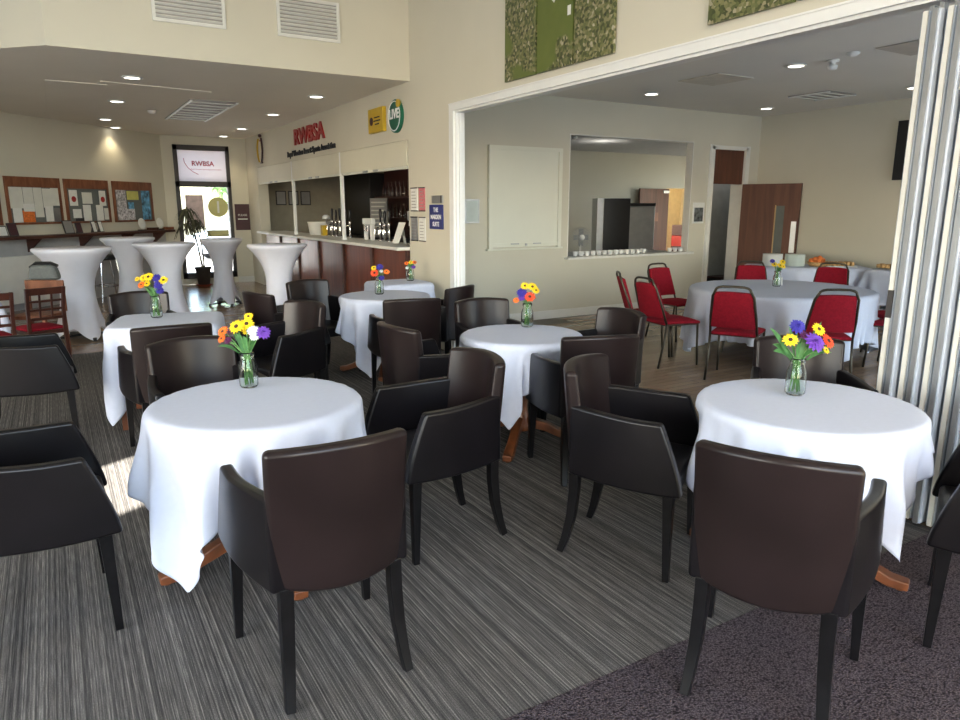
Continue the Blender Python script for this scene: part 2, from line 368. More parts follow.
letters('lettering', 'RWBSA', .13, 'faint_red', b_, (.02, .026, 2.44), .001, .004)
letters('lettering', 'Royal Wootton Bassett Sports Association', .034, 'faint_red', b_, (.08, .026, 2.33), .001)
MB().tube([(-.34+.0, .026, 2.54), (-.33, .026, 2.46), (-.27, .026, 2.36), (-.18, .026, 2.28), (-.08, .026, 2.23)], .006, 6).build('logo_swoosh', 'faint_red', b_)
# outside the end window
struct(MB().bb(-6, 14, 15.86, 40, -.3, -.1).build('ground', mat('paving_outside', (.55, .54, .52), .9, var=.1)))
# annex walls
struct(MB().bb(W1+.1, 4.31, 7.60, 7.66, 0, 3.3).bb(4.25, 4.31, 7.66, HX, 0, 3.3).bb(4.25, 6.33, HX, HX+.12, 0, 3.3).bb(6.33, 8.79, HX, HX+.13, 0, .84).bb(6.33, 8.79, HX, HX+.13, 2.58, 3.3).bb(8.79, 9.22, HX, HX+.13, 0, 3.3)
       .bb(9.22, 10.06, HX, HX+.25, 2.53, 3.3).bb(10.06, 10.5, HX, HX+.25, 0, 3.3).build('wall_hatch', 'annex_paint'))
struct(MB().bb(10.36, 10.6, -1.8, HX, 0, 3.3).build('wall_annex', 'annex_paint'))
struct(MB().bb(W1+.25, 10.36, -2.0, -1.8, 0, .35).bb(W1+.25, 10.36, -2.0, -1.8, 2.35, 3.3).bb(W1+.25, 4.1, -2.0, -1.8, .35, 2.35).bb(9.9, 10.36, -2.0, -1.8, .35, 2.35).build('wall_annex_back', 'annex_paint'))
struct(MB().bb(W1+.10, 10.4, -1.9, HX+.05, 3.05, 3.2).build('ceiling', 'annex_ceiling'))
struct(MB().bb(4.25, 9.16, HX-.016, HX, 0, .12).build('baseboard_hatch', 'white_satin', bevel=.004))
struct(MB().bb(10.344, 10.36, -1.8, HX-.02, 0, .12).build('baseboard_annex', 'white_satin', bevel=.004))
# reveal of the serving hatch and its ledge
struct(MB().bb(6.28, 8.84, HX-.10, HX+.16, .84, .875).build('trim_1', 'white_satin', bevel=.005))
struct(MB().bb(6.33, 6.345, HX-.005, HX+.13, .875, 2.58).bb(8.775, 8.79, HX-.005, HX+.13, .875, 2.58).bb(6.345, 8.775, HX-.005, HX+.13, 2.565, 2.58).build('trim_2', 'white_satin'))
# opening trim: jamb channels and head track
struct(MB().bb(W1+.0, W1+.10, 6.55, 6.60, 0, 2.55).bb(W1-.025, W1, 6.57, 6.66, 0, 2.60).bb(W1+.03, W1+.055, 6.53, 6.55, 0, 2.52).build('trim_3', 'white_gloss'))
struct(MB().bb(W1, W1+.10, 1.3, 6.55, 2.52, 2.55).bb(W1-.025, W1, 1.3, 6.57, 2.54, 2.60).bb(W1-.032, W1, 1.3, 6.66, 2.60, 2.612).build('trim_4', 'white_gloss'))
struct(MB().bb(W1-.03, W1+.02, 1.3, 7.6, 2.604, 2.612).build('trim_5', 'white_satin')) if False else None
# door in the hatch wall
d = struct(thing('door_1', None, None, (9.64, HX, 0)))
MB().bb(-.42, -.37, -.02, .25, 0, 2.53).bb(.37, .42, -.02, .25, 0, 2.53).bb(-.42, .42, -.02, .25, 2.49, 2.55).bb(-.48, -.42, -.015, 0, 0, 2.56).bb(.42, .48, -.015, 0, 0, 2.56).build('door_frame', 'white_satin', d)
MB().bb(-.37, .37, .02, .07, 1.95, 2.49).build('transom_panel', 'door_wood', d, bevel=.003)
hinge = thing('door_leaf', None, None, (.36, -.02, 0), math.radians(-68)); hinge.parent = d
lf = MB().bb(0, .12, -.045, 0, .01, 1.95).bb(.12, .52, -.045, 0, .01, .2).bb(.12, .52, -.045, 0, 1.62, 1.95).bb(.12, .52, -.045, 0, .2, 1.62) if False else None
lm = MB().bb(0, .56, -.045, 0, .01, 1.95).bb(.70, .93, -.045, 0, .01, 1.95).bb(.56, .70, -.045, 0, .01, .35).bb(.56, .70, -.045, 0, 1.60, 1.95)
o = lm.build('door_panel', 'door_wood', hinge)
MB().bb(.565, .695, -.026, -.02, .35, 1.6).build('vision_panel', mat('dim_glass', (.12, .13, .12), .1), hinge)
MB().bb(.82, .90, -.052, -.045, .85, 1.35).build('push_plate', 'steel', hinge)
MB().bb(.550, .565, -.05, .005, .34, 1.61).build('bead', mat('bead_wood', (.42, .26, .10), .4), hinge)
# corridor behind the door and kitchen shell
struct(MB().bb(10.48, 12.2, HX+.16, HX+.25, 0, 2.7).prism([(9.22, HX+.25), (10.56, 9.36), (10.60, 9.30), (9.28, HX+.25)], 0, 2.7).bb(10.56, 12.2, 9.30, 9.38, 0, 2.7).bb(12.1, 12.2, HX+.25, 9.38, 0, 2.7).prism([(9.22, HX+.24), (10.6, 9.38), (12.2, 9.38), (12.2, HX+.24)], 2.62, 2.7).prism([(9.22, HX+.24), (10.6, 9.38), (12.2, 9.38), (12.2, HX+.24)], -.05, -.002).build('wall_corridor', mat('corridor_paint', (.50, .51, .49), .8)))
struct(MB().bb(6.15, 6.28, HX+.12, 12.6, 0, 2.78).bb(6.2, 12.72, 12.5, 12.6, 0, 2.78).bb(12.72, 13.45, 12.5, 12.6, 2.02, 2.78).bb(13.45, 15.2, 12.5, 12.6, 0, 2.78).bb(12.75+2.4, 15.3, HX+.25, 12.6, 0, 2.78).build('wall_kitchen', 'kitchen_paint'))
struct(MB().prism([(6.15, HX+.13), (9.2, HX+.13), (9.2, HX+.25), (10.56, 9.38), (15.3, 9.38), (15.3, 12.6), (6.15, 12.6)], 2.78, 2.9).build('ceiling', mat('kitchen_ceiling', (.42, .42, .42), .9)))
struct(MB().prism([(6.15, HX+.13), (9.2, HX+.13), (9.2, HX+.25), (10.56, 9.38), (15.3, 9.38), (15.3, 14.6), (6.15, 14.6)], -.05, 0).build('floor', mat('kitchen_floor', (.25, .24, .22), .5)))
struct(MB().bb(15.25, 15.35, 12.6, 14.5, 0, 2.78).bb(11.6, 15.3, 14.4, 14.5, 0, 2.78).bb(11.6, 15.3, 12.6, 14.5, 2.78, 2.85).build('wall_store', mat('store_paint', (.70, .58, .36), .8)))
# bar interior shell
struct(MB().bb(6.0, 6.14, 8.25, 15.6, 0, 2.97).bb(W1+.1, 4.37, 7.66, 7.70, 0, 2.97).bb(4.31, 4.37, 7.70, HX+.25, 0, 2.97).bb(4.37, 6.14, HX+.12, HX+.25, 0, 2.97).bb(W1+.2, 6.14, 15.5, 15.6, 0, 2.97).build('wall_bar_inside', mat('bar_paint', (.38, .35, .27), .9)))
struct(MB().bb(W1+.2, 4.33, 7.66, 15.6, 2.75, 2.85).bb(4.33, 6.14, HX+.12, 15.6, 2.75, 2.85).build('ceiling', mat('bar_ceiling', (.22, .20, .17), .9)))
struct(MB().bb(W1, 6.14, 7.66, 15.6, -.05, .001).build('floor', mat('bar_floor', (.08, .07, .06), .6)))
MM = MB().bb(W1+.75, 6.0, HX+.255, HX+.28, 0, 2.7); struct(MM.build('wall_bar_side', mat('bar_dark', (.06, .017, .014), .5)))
struct(MB().bb(1.6, 2.2, EW-.014, EW, 0, .12).bb(3.32, W1, EW-.014, EW, 0, .12).build('baseboard_end', 'white_satin'))

# ================================================================ CEILING FITTINGS
def downlight(x, y, z, label, power, lamp=True):
    t = thing('downlight', label, 'ceiling light', (x, y, z), 0, 'recessed downlights')
    MB().lathe([(.075, -.001), (.105, -.001), (.112, -.006), (.105, -.014), (.082, -.016), (.075, -.008)], seg=28, cap=False).build('trim_ring', 'white_gloss', t, smooth=True)
    MB().lathe([(.0785, -.012), (.0785, -.003)], seg=28).build('lens', 'lamp_glow', t)
    if lamp:
        l = light('lamp', 'SPOT', (0, 0, -.03), (0, 0, 0), power, (1, .85, .58), spot_size=math.radians(105), spot_blend=.6, shadow_soft_size=.08); l.parent = t
for i, (x, y) in enumerate([(.93, 8.94), (.93, 11.0), (.93, 13.3), (1.16, 14.55), (3.14, 15.2), (3.14, 13.6), (3.09, 11.3), (3.09, 9.22)]):
    where = ['nearest in the left row, just behind the fascia', 'second in the left row over the noticeboards', 'third in the left row towards the noticeboards', 'farthest in the left row, lighting the noticeboard wall',
             'farthest in the bar row, by the end window', 'beside the bar shield sign, third from the fascia', 'in the bar row above the red lettering, second from the fascia', 'in the bar row nearest the fascia'][i]
    downlight(x, y, 2.971, 'round recessed ceiling light '+where, 30 if i in (3, 4) else 13)
for i, (x, y) in enumerate([(7.0, 7.24), (6.95, 5.06), (9.5, 7.36), (9.47, 5.17)]):
    where = ['above the serving hatch', 'large in view, nearest the opening', 'in the far corner above the door', 'near the top of the television'][i]
    downlight(x, y, 3.05, 'round recessed light in the function room ceiling '+where, 5)
def ceiling_tile(name, x, y, z, w, l, label, cat, m='grey_vent', slats=0, rz=0):
    t = thing(name, label, cat, (x, y, z), rz)
    MB().bb(-w/2, w/2, -l/2, l/2, -.012, -.002).build('plate', m, t, bevel=.003)
    if slats:
        for k in range(slats):
            yy = -l/2+(k+.5)*l/slats; MB().bb(-w/2+.03, w/2-.03, yy-.006, yy+.006, -.024, -.012).build('slat', 'white_satin', t)
        for x0 in (-w/2, w/2-.03): MB().bb(x0, x0+.03, -l/2, l/2, -.026, -.012).build('side_rail', 'white_gloss', t)
    return t
ceiling_tile('ceiling_grille', 2.05, 11.5, 2.971, .62, 2.4, 'slatted air grille in the hall ceiling between the two rows of lights', 'ceiling vent', slats=8)
ceiling_tile('ceiling_panel', .42, 10.9, 2.971, .62, 2.6, 'plain cream access panel in the hall ceiling left of the lights', 'ceiling panel', 'ceiling_paint')
ceiling_tile('ceiling_vent', 6.88, 6.07, 3.05, .6, .6, 'beige square ceiling vent in front of the serving hatch', 'ceiling vent', mat('beige_vent', (.64, .60, .53), .7))
ceiling_tile('ceiling_vent', 9.06, 6.16, 3.05, .6, .6, 'grey square ceiling vent far back near the corner', 'ceiling vent', 'grey_vent', 4)
ceiling_tile('ceiling_vent', 7.15, 3.85, 3.05, .6, .6, 'grey square ceiling vent beside the folding partition', 'ceiling vent', mat('tan_vent', (.52, .48, .43), .7))
t = thing('smoke_detector', 'white smoke detector hanging on a short stem from the function room ceiling', 'smoke detector', (7.04, 4.7, 3.05))
MB().lathe([(.06, 0), (.06, -.02), (.03, -.03), (.03, -.05), (.05, -.055), (.045, -.09), (.02, -.10)], seg=20).build('body', 'white_gloss', t, smooth=True)
t = thing('motion_sensor', 'small round white sensor on the ceiling beside the smoke detector', 'sensor', (6.87, 4.38, 3.05))
MB().lathe([(.06, 0), (.06, -.015), (.04, -.03), (.02, -.04)], seg=20).build('body', 'white_gloss', t, smooth=True)
t = thing('ceiling_strip', 'slim white strip fitting on the hall ceiling behind the first light', 'ceiling strip', (1.25, 9.5, 2.971), math.radians(8))
MB().bb(-.62, .62, -.05, .05, -.012, 0).build('body', 'ceiling_paint', t, bevel=.004)
t = thing('smoke_detector', 'small white smoke detector on the hall ceiling left of the grille', 'smoke detector', (1.45, 11.8, 2.971))
MB().lathe([(.06, 0), (.06, -.02), (.04, -.045), (.02, -.05)], seg=20).build('body', 'white_gloss', t, smooth=True)
# vents in the fascia
for cx, w_, lab in ((1.345, .66, 'louvred white air vent on the fascia, left of the pair'), (2.51, .66, 'louvred white air vent on the fascia, right of the pair')):
    t = thing('wall_vent', lab, 'vent', (cx, 7.62, 3.28), 0, 'fascia vents')
    MB().bb(-w_/2, w_/2, -.02, 0, 0, .03).bb(-w_/2, w_/2, -.02, 0, .36, .39).bb(-w_/2, -w_/2+.03, -.02, 0, .03, .36).bb(w_/2-.03, w_/2, -.02, 0, .03, .36).build('frame', 'white_satin', t)
    MB().bb(-w_/2+.03, w_/2-.03, -.004, -.001, .03, .36).build('backing', 'grey_vent', t)
    s = MB()
    for k in range(9): s.box((0, -.012, .05+k*.036), (w_-.06, .022, .006), rx=math.radians(-35))
    s.build('louvres', 'white_satin', t)

# ================================================================ AERIAL PHOTOGRAPHS ON THE OPENING WALL
photo_mat('aerial_a', .45, 1.3); photo_mat('aerial_b', .60, 4.1); photo_mat('aerial_c', .30, 7.7); photo_mat('aerial_d', .33, 11.2); photo_mat('aerial_e', .48, 15.)
for yc, w_, z0, m_, lab in ((5.355, .47, 2.67, 'aerial_a', 'tall aerial photograph of fields and hedges, left of the three over the opening'),
                            (4.865, .47, 2.67, 'aerial_b', 'tall aerial photograph of a green playing field, middle of the three'),
                            (4.38, .46, 2.67, 'aerial_c', 'tall aerial photograph of streets and houses, right of the three'),
                            (2.985, .60, 2.68, 'aerial_d', 'aerial photograph of gardens at the top right above the opening'),
                            (2.36, .60, 2.68, 'aerial_e', 'aerial photograph cut by the top edge, next to the partition')):
    t = thing('aerial_photograph', lab, 'picture', (W1, yc, z0), WX, 'aerial photographs')
    MB().bb(-w_/2, w_/2, -.035, -.012, 0, 1.3).build('print', m_, t, bevel=.002)
    MB().bb(-w_/2+.03, w_/2-.03, -.012, 0, .03, 1.27).build('backing', 'black_plastic', t)
    if m_ == 'aerial_b':
        MB().box((-.02, -.036, .52), (.05, .002, .02), ry=.7).box((.19, -.036, .40), (.04, .002, .07)).build('roof_shapes', 'paper', t)

# ================================================================ BAR
t = thing('bar_counter', 'long bar counter with pale top and mahogany front panels', 'bar', (W1, 7.72, 0))
L_ = 6.75
MB().bb(-.16, .42, 0, L_, 1.07, 1.11).build('countertop', 'white_satin', t, bevel=.008)
MB().bb(.02, .40, .02, L_-.05, 0, 1.07).build('carcass', 'mahogany', t)
for k in range(6):
    y0 = .02+k*1.11
    MB().bb(-.005, .02, y0+.07, y0+1.07, .12, 1.05).build('front_panel', 'mahogany', t, bevel=.006)
    MB().bb(-.03, .02, y0-.02, y0+.05, .0, 1.07).build('pilaster', 'shelf_wood', t, bevel=.004)
MB().bb(-.02, .02, .02, L_-.05, 0, .12).build('plinth', 'shelf_wood', t)
MB().bb(-.16, -.13, .0, L_, 1.0, 1.07).build('nosing', 'mahogany', t) if False else None
# roller shutters
for y0, y1, lab in ((7.74, 9.96, 'cream roller shutter box over the bar, nearest bay'), (10.02, 12.36, 'cream roller shutter box over the bar, middle bay'), (12.42, 14.72, 'cream roller shutter box over the bar, farthest bay')):
    t = thing('shutter_box', lab, 'roller shutter', (W1, (y0+y1)/2, 2.02), WX, 'bar shutters')
    w_ = (y1-y0)/2
    MB().bb(-w_, w_, -.004, .22, .03, .322).build('housing', 'cream_panel', t, bevel=.006)
    MB().bb(-w_+.02, w_-.02, .0, .04, 0, .03).build('bottom_rail', 'shutter_white', t, bevel=.003)
    MB().bb(-.25, -.1, -.012, .0, .005, .03).bb(.1, .25, -.012, .0, .005, .03).build('latch', 'steel', t)
for y, lab in ((9.99, 'white shutter post standing on the bar, nearer one'), (12.39, 'white shutter post standing on the bar, farther one')):
    o = MB().bb(-.024, .024, -.024, .024, 0, 1.235).bb(-.034, .034, -.034, .034, 0, .02).build('shutter_post', 'white_gloss', bevel=.004, loc=(W1+.02, y, 1.11)); tag(o, lab, 'post', 'shutter posts')
# lettering on the fascia
t = thing('fascia_lettering', 'red initials with black club name lettering above the bar shutters', 'sign', (W1, 11.34, 2.58), WX)
letters('red_initials', 'RWBSA', .34, 'sign_red', t, (0, -.012, .12), .012, .010, 1.35)
letters('club_name', 'Royal Wootton Bassett Sports Association', .125, 'ink', t, (0, -.008, -.12), .006, .004, 1.12)
MB().bb(-1.36, 1.36, -.006, 0, -.135, -.13).build('rail', 'white_satin', t) if False else None
t = thing('yellow_sign', 'square yellow sign on the fascia beside the green round one', 'sign', (W1, 8.53, 2.63), WX)
MB().bb(-.23, .23, -.05, 0, -.14, .15).build('board', 'sign_yellow', t, bevel=.004)
MB().lathe([(.05, 0), (.05, .004)], seg=20).build('emblem', 'maroon', t, loc=(-.12, -.05, .0), rot=(PI/2, 0, 0))
letters('lettering', 'GRASS ROOTS', .045, 'ink', t, (.05, -.052, .03), .001) if False else None
MB().bb(-.03, .14, -.053, -.05, .03, .045).bb(-.05, .16, -.053, -.05, -.01, .005).bb(-.01, .12, -.053, -.05, -.05, -.035).build('text_lines', 'ink', t)
t = thing('round_sign', 'oval dark green sign with pale band and gold badge at the bar corner', 'sign', (W1, 7.98, 2.63), WX)
MB().lathe([(.19, 0), (.19, .03), (.175, .04)], seg=40).build('board', 'sign_green', t, rot=(PI/2, 0, 0), smooth=False)
MB().lathe([(.178, .0), (.178, .003)], seg=40).build('rim', 'black_plastic', t, rot=(PI/2, 0, 0)) if False else None
MB().tube([(.165*math.cos(a), -.04, .165*math.sin(a)) for a in [2*PI*k/40 for k in range(40)]], .006, 6, True).build('ring', 'white_letter', t)
letters('lettering', 'LIVE', .15, 'white_letter', t, (0, -.042, .02), .002, .004)
letters('lettering', 'bar', .08, 'white_letter', t, (0, -.042, -.09), .002) if False else None
MB().lathe([(.045, 0), (.045, .02)], seg=20).build('badge', 'sign_yellow', t, loc=(.13, -.035, .13), rot=(PI/2, 0, 0))
# club shield high on the fascia end
t = thing('club_emblem', 'thin dark curved emblem with yellow crescent at the far end of the fascia', 'sign', (W1, 14.35, 2.66), WX)
MB().tube([(.22*math.cos(a), -.015, .24*math.sin(a)) for a in np.linspace(2.1, 4.2, 14)], .018, 6).build('crescent', 'sign_yellow', t, loc=(.0, 0, 0))
MB().tube([(.1, -.015, .22), (.14, -.015, .1), (.16, -.015, -.02), (.12, -.015, -.14), (.06, -.015, -.22)], .018, 6).bb(-.04, .1, -.02, 0, -.25, -.23).build('figure_body', 'maroon', t)
MB().lathe([(.001, -.035), (.03, -.02), (.035, 0), (.03, .02), (.001, .035)], seg=12, cap=False).build('figure_head', 'maroon', t, loc=(.08, -.03, .26))
MB().tube([(.0, -.015, .17), (.08, -.015, .19), (.14, -.015, .12)], .012, 6).build('figure_arm', 'sign_red', t)
# wall strip notices and the blue sign
t = thing('suite_sign', 'royal blue upright sign with three lines of white lettering', 'sign', (W1, 6.995, 1.475), WX)
MB().bb(-.16, .16, -.015, 0, -.135, .13).build('board', 'sign_blue', t, bevel=.006)
for k, s_ in enumerate(('THE', 'MARDEN', 'SUITE')): letters('lettering', s_, .066, 'white_letter', t, (0, -.016, .072-k*.077), .001, .002, .92)
t = thing('wall_plate', 'small grey plate above the blue sign', 'plate', (W1, 6.97, 1.66), WX)
MB().bb(-.13, .13, -.012, 0, -.04, .045).build('plate', 'steel', t, bevel=.003)
MB().bb(.09, .11, -.016, -.012, -.035, .04).build('edge_strip', 'dark_frame', t)
for i, (y, w_, z0, z1, m_, lab) in enumerate(((7.55, .17, 1.53, 1.80, 'paper', 'white framed notice, upper left of four beside the bar'), (7.35, .15, 1.53, 1.80, 'pink_paper', 'pink framed notice, upper right of four beside the bar'),
        (7.56, .17, 1.19, 1.47, 'steel', 'grey framed notice, lower left of four beside the bar'), (7.35, .16, 1.19, 1.47, 'paper', 'white framed notice, lower right of four beside the bar'))):
    t = thing('framed_notice', lab, 'notice', (W1, y, z0), WX, 'notices beside the bar')
    h_ = z1-z0
    MB().bb(-w_/2, w_/2, -.008, 0, 0, h_).build('sheet', m_, t)
    for zz in (h_-.012, 0): MB().bb(-w_/2, w_/2, -.014, -.002, zz, zz+.012).build('rail', 'dark_frame', t)
    s = MB()
    for k in range(6): s.bb(-w_/2+.02, w_/2-.03-.01*(k % 3), -.0095, -.008, .04+k*.035, .048+k*.035)
    s.build('print_lines', 'grey_vent', t)
# bar contents
t = thing('back_bar', 'dark back bar cabinet behind the pumps', 'cabinet', (5.6, 12.6, 0))
MB().bb(-.25, .3, -2.9, 2.6, 0, .95).build('body', 'mahogany', t, bevel=.01)
MB().bb(-.3, .3, -2.95, 2.65, .95, .99).build('top', 'black_plastic', t, bevel=.005)
for z_ in (1.35, 1.75): MB().bb(.05, .3, -1.5, .95, z_, z_+.03).build('shelf', 'shelf_wood', t)
MB().bb(.3, .36, -2.4, 1.0, .99, 2.4).build('back_panel', 'bar_dark', t)
t = thing('dark_cupboard', 'tall black cupboard behind the middle of the bar', 'cupboard', (5.65, 14.55, .0))
MB().bb(-.05, .3, -.9, .8, .99, 2.25).build('body', 'black_plastic', t, bevel=.01, loc=(0, 0, 0.002))
t = thing('price_board', 'pale price list board on the dark back of the bar', 'board', (5.33, 12.6, .992), math.radians(-60))
MB().bb(-.2, .2, 0, .02, .02, .75).build('board', 'steel', t); s = MB()
for k in range(9): s.bb(-.17, .17-.03*(k % 2), -.003, 0, .06+k*.075, .085+k*.075)
s.build('print_lines', 'paper', t)
MB().bb(-.15, .15, -.02, .08, 0, .02).build('stand', 'black_plastic', t)
def pump(x, y, lab, h=.42, m='chrome'):
    t = thing('beer_pump', lab, 'beer pump', (x, y, 1.11), 0, 'beer pumps on the bar')
    MB().lathe([(.045, 0), (.045, .015), (.02, .03), (.018, h*.45), (.028, h*.5), (.028, h*.56), (.012, h*.6)], seg=14).build('column', m, t, smooth=True)
    MB().lathe([(.012, h*.6), (.018, h*.75), (.022, h*.9), (.014, h)], seg=12).build('handle', 'black_plastic', t, smooth=True)
    MB().tube([(0, 0, h*.4), (-.06, 0, h*.42), (-.09, 0, h*.36), (-.095, 0, h*.24)], .009, 8).build('spout', m, t)
pos = [(3.98, 10.55), (3.98, 10.75), (3.98, 11.0), (3.98, 11.18), (3.98, 11.36), (3.98, 9.05), (3.98, 9.2), (3.98, 9.35)]
nm = ['nearest of the group behind the white post', 'second of the group behind the white post', 'third, tall with black handle', 'fourth, next to the yellow jug', 'farthest, next to the yellow jug', 'nearest of three at the open bay', 'middle of three at the open bay', 'farthest of three at the open bay']
for (x, y), n_ in zip(pos, nm): pump(x, y, 'chrome beer pump on the bar, '+n_, .42+.05*random.random())
t = thing('drip_font', 'white T-shaped beer font on the bar right of the post', 'beer font', (3.95, 9.72, 1.11))
MB().bb(-.03, .03, -.16, -.10, 0, .30).bb(-.035, .035, -.18, .16, .22, .31).bb(-.03, .03, .08, .13, 0, .22).build('body', 'white_gloss', t, bevel=.012)
MB().bb(-.06, -.035, -.09, -.05, .12, .22).bb(-.06, -.035, .0, .04, .12, .22).build('tap', 'chrome', t, bevel=.004)
t = thing('ice_bucket', 'wide white tub standing on the bar left of the pumps', 'tub', (3.96, 12.0, 1.11))
MB().lathe([(.14, 0), (.16, .01), (.19, .20), (.20, .22), (.18, .22), (.15, .03)], seg=28).build('body', 'white_satin', t, smooth=True, bevel=.0)
t = thing('yellow_jug', 'small yellow card box on the bar beside the white tub', 'box', (3.92, 11.62, 1.11))
MB().bb(-.04, .04, -.06, .06, 0, .17).build('box', 'sign_yellow', t, bevel=.004)
t = thing('white_lamp', 'small bright white lamp head above the tub on the bar', 'lamp', (4.02, 11.78, 1.11))
MB().lathe([(.04, 0), (.04, .01), (.008, .02), (.008, .28)], seg=14).build('stand', 'chrome', t, smooth=True)
MB().lathe([(.07, .0), (.06, .05), (.03, .07)], seg=18).build('head', 'white_gloss', t, loc=(0, 0, .27), smooth=True)
# menu card leaning and optics
t = thing('menu_card', 'white leaning menu card at the near end of the bar', 'menu', (3.80, 8.45, 1.11), math.radians(-75))
MB().box((0, .06, .14), (.13, .008, .29), rx=math.radians(-24)).build('card', 'paper', t)
MB().box((0, .135, .12), (.05, .006, .24), rx=math.radians(12)).build('strut', 'paper', t)
t = thing('paper_stand', 'pale paper sheets clipped behind the coffee machine', 'papers', (3.97, 8.30, 1.11), math.radians(-80))
MB().box((0, .02, .36), (.14, .008, .26), rx=math.radians(-10)).box((.17, .03, .46), (.11, .008, .30)).build('sheet', 'paper', t)
MB().tube([(0, .05, 0), (0, .03, .4)], .008).tube([(.17, .05, 0), (.17, .04, .5)], .008).build('stand', 'chrome', t)
t = thing('coffee_machine', 'chrome and black coffee machine at the near end of the bar', 'coffee machine', (3.98, 8.02, 1.11))
MB().bb(-.12, .18, -.16, .16, 0, .06).bb(.02, .18, -.16, .16, .06, .34).build('body', 'black_plastic', t, bevel=.015)
MB().bb(-.14, .18, -.17, .17, .30, .42).build('hood', 'steel', t, bevel=.02)
MB().lathe([(.03, 0), (.035, .06), (.03, .07)], seg=14).build('group_head', 'chrome', t, loc=(-.07, -.06, .22), smooth=True)
MB().lathe([(.03, 0), (.035, .06), (.03, .07)], seg=14).build('group_head', 'chrome', t, loc=(-.07, .07, .22), smooth=True)
MB().tube([(-.07, -.06, .22), (-.17, -.06, .20)], .012).tube([(-.07, .07, .22), (-.17, .07, .20)], .012).build('handle', 'black_plastic', t)
for k, lab in enumerate(('left', 'middle', 'right')):
    t = thing('bar_certificate', 'grey framed certificate on the far wall inside the bar, %s of three' % lab, 'certificate', (4.30+k*.27, 15.5, 1.62), 0, 'certificates inside the bar')
    MB().bb(-.11, .11, -.02, 0, 0, .30).build('frame', 'dark_frame', t); MB().bb(-.09, .09, -.024, -.02, .02, .28).build('sheet', 'steel', t)
k_ = 0
for z0, n_, zl in ((1.38, 12, 'lower'), (1.78, 12, 'upper')):
    for i in range(n_):
        m_ = ['drink_glass', 'sign_green', 'maroon', 'sign_yellow'][(i*3+k_) % 4]
        b = MB().lathe([(.033, 0), (.035, .01), (.035, .15), (.014, .2), (.012, .27), (.015, .275)], seg=10).build('bottle', m_, smooth=True, loc=(5.75, 11.3+i*.18, z0+.001))
        tag(b, 'small bottle on the %s back bar shelf, %s from the right' % (zl, ['first', 'second', 'third', 'fourth', 'fifth', 'sixth', 'seventh', 'eighth', 'ninth', 'tenth', 'eleventh', 'twelfth'][i]), 'bottle', 'bottles on the %s back bar shelf' % zl); k_ += 1
t = thing('wall_spotlight', 'small black twin spotlight under the bar ceiling', 'spotlight', (5.0, 11.6, 2.75))
MB().bb(-.03, .03, -.25, .25, -.04, 0).build('track', 'black_plastic', t)
for yy in (-.16, .16):
    MB().lathe([(.03, 0), (.045, .1)], seg=14).build('lamp_head', 'black_plastic', t, loc=(-.02, yy, -.1), rot=(0, math.radians(160), 0), smooth=True)
    MB().lathe([(.03, 0), (.03, .006)], seg=14).build('bulb', 'lamp_glow', t, loc=(-.055, yy, -.2), rot=(0, math.radians(160), 0))
light('bar_lamp', 'POINT', (4.9, 12.0, 2.5), (0, 0, 0), 10, (1, .82, .6), shadow_soft_size=.1)

# ================================================================ END WALL AND NOTICEBOARD WALL
t = thing('maroon_notice', 'dark maroon poster with pale lettering right of the end window', 'sign', (3.49, EW, 1.37))
MB().bb(-.15, .15, -.015, 0, -.27, .27).build('board', 'maroon', t, bevel=.003)
letters('lettering', 'PLEASE', .06, 'paper', t, (0, -.016, .04), .001); letters('lettering', 'TAKE A SEAT', .04, 'paper', t, (0, -.016, -.04), .001) if False else MB().bb(-.1, .1, -.018, -.015, -.05, -.03).build('text_line', 'paper', t)
t = thing('window_sticker', 'round yellow sticker on the end window glass', 'sticker', (3.02, EW+.045, 1.58))
MB().lathe([(.20, 0), (.20, .003)], seg=36).build('disc', mat('faint_yellow', (.55, .52, .22), .6), t, rot=(PI/2, 0, 0))
MB().bb(-.02, .02, -.006, -.003, -.12, .12).build('motif', 'paper', t)
t = thing('window_notice', 'pale yellow notice taped low on the end window', 'notice', (2.98, EW+.045, 1.03))
MB().bb(-.22, .22, -.003, 0, -.06, .08).build('sheet', 'faint_yellow', t)
t = thing('window_poster', 'pinkish poster on the left of the end window', 'poster', (2.56, EW+.045, 1.52))
MB().bb(-.17, .17, -.003, 0, -.35, .30).build('sheet', mat('faint_pink', (.60, .48, .48), .7, var=.2, scale=8), t)
# foliage and a parked car outside
t = thing('garden_tree', 'green leafy tree outside the end window', 'tree', (6.6, 28, -.1))
def leaf_cloud(n, c, r, size, seed):
    rnd = random.Random(seed); s = MB()
    for k in range(n):
        v = Vector((rnd.gauss(0, 1), rnd.gauss(0, 1), rnd.gauss(0, 1))).normalized()*(rnd.random()**.4)
        p = Vector((c[0]+v.x*r[0], c[1]+v.y*r[1], c[2]+v.z*r[2])); q = Matrix.Rotation(rnd.random()*6, 4, (rnd.random(), rnd.random(), rnd.random()+.1))
        vs = [s.bm.verts.new(p+q @ Vector((x*size, y*size, 0))) for x, y in ((-1, 0), (0, -.5), (1, 0), (0, .5))]; s.bm.faces.new(vs)
    return s
mat('tree_leaf', (.20, .34, .14), .8, var=.4, scale=1)
leaf_cloud(1600, (0, 0, 3.2), (1.9, 1.6, 1.5), .22, 3).build('foliage', 'tree_leaf', t)
MB().tube([(0, 0, 0), (.05, 0, 1.2), (-.05, 0, 2.6)], [.16, .12, .08]).build('trunk', 'shelf_wood', t)
t = thing('parked_car', 'pale blue-grey car parked outside the end window', 'car', (5.9, 24.5, -.1), math.radians(10))
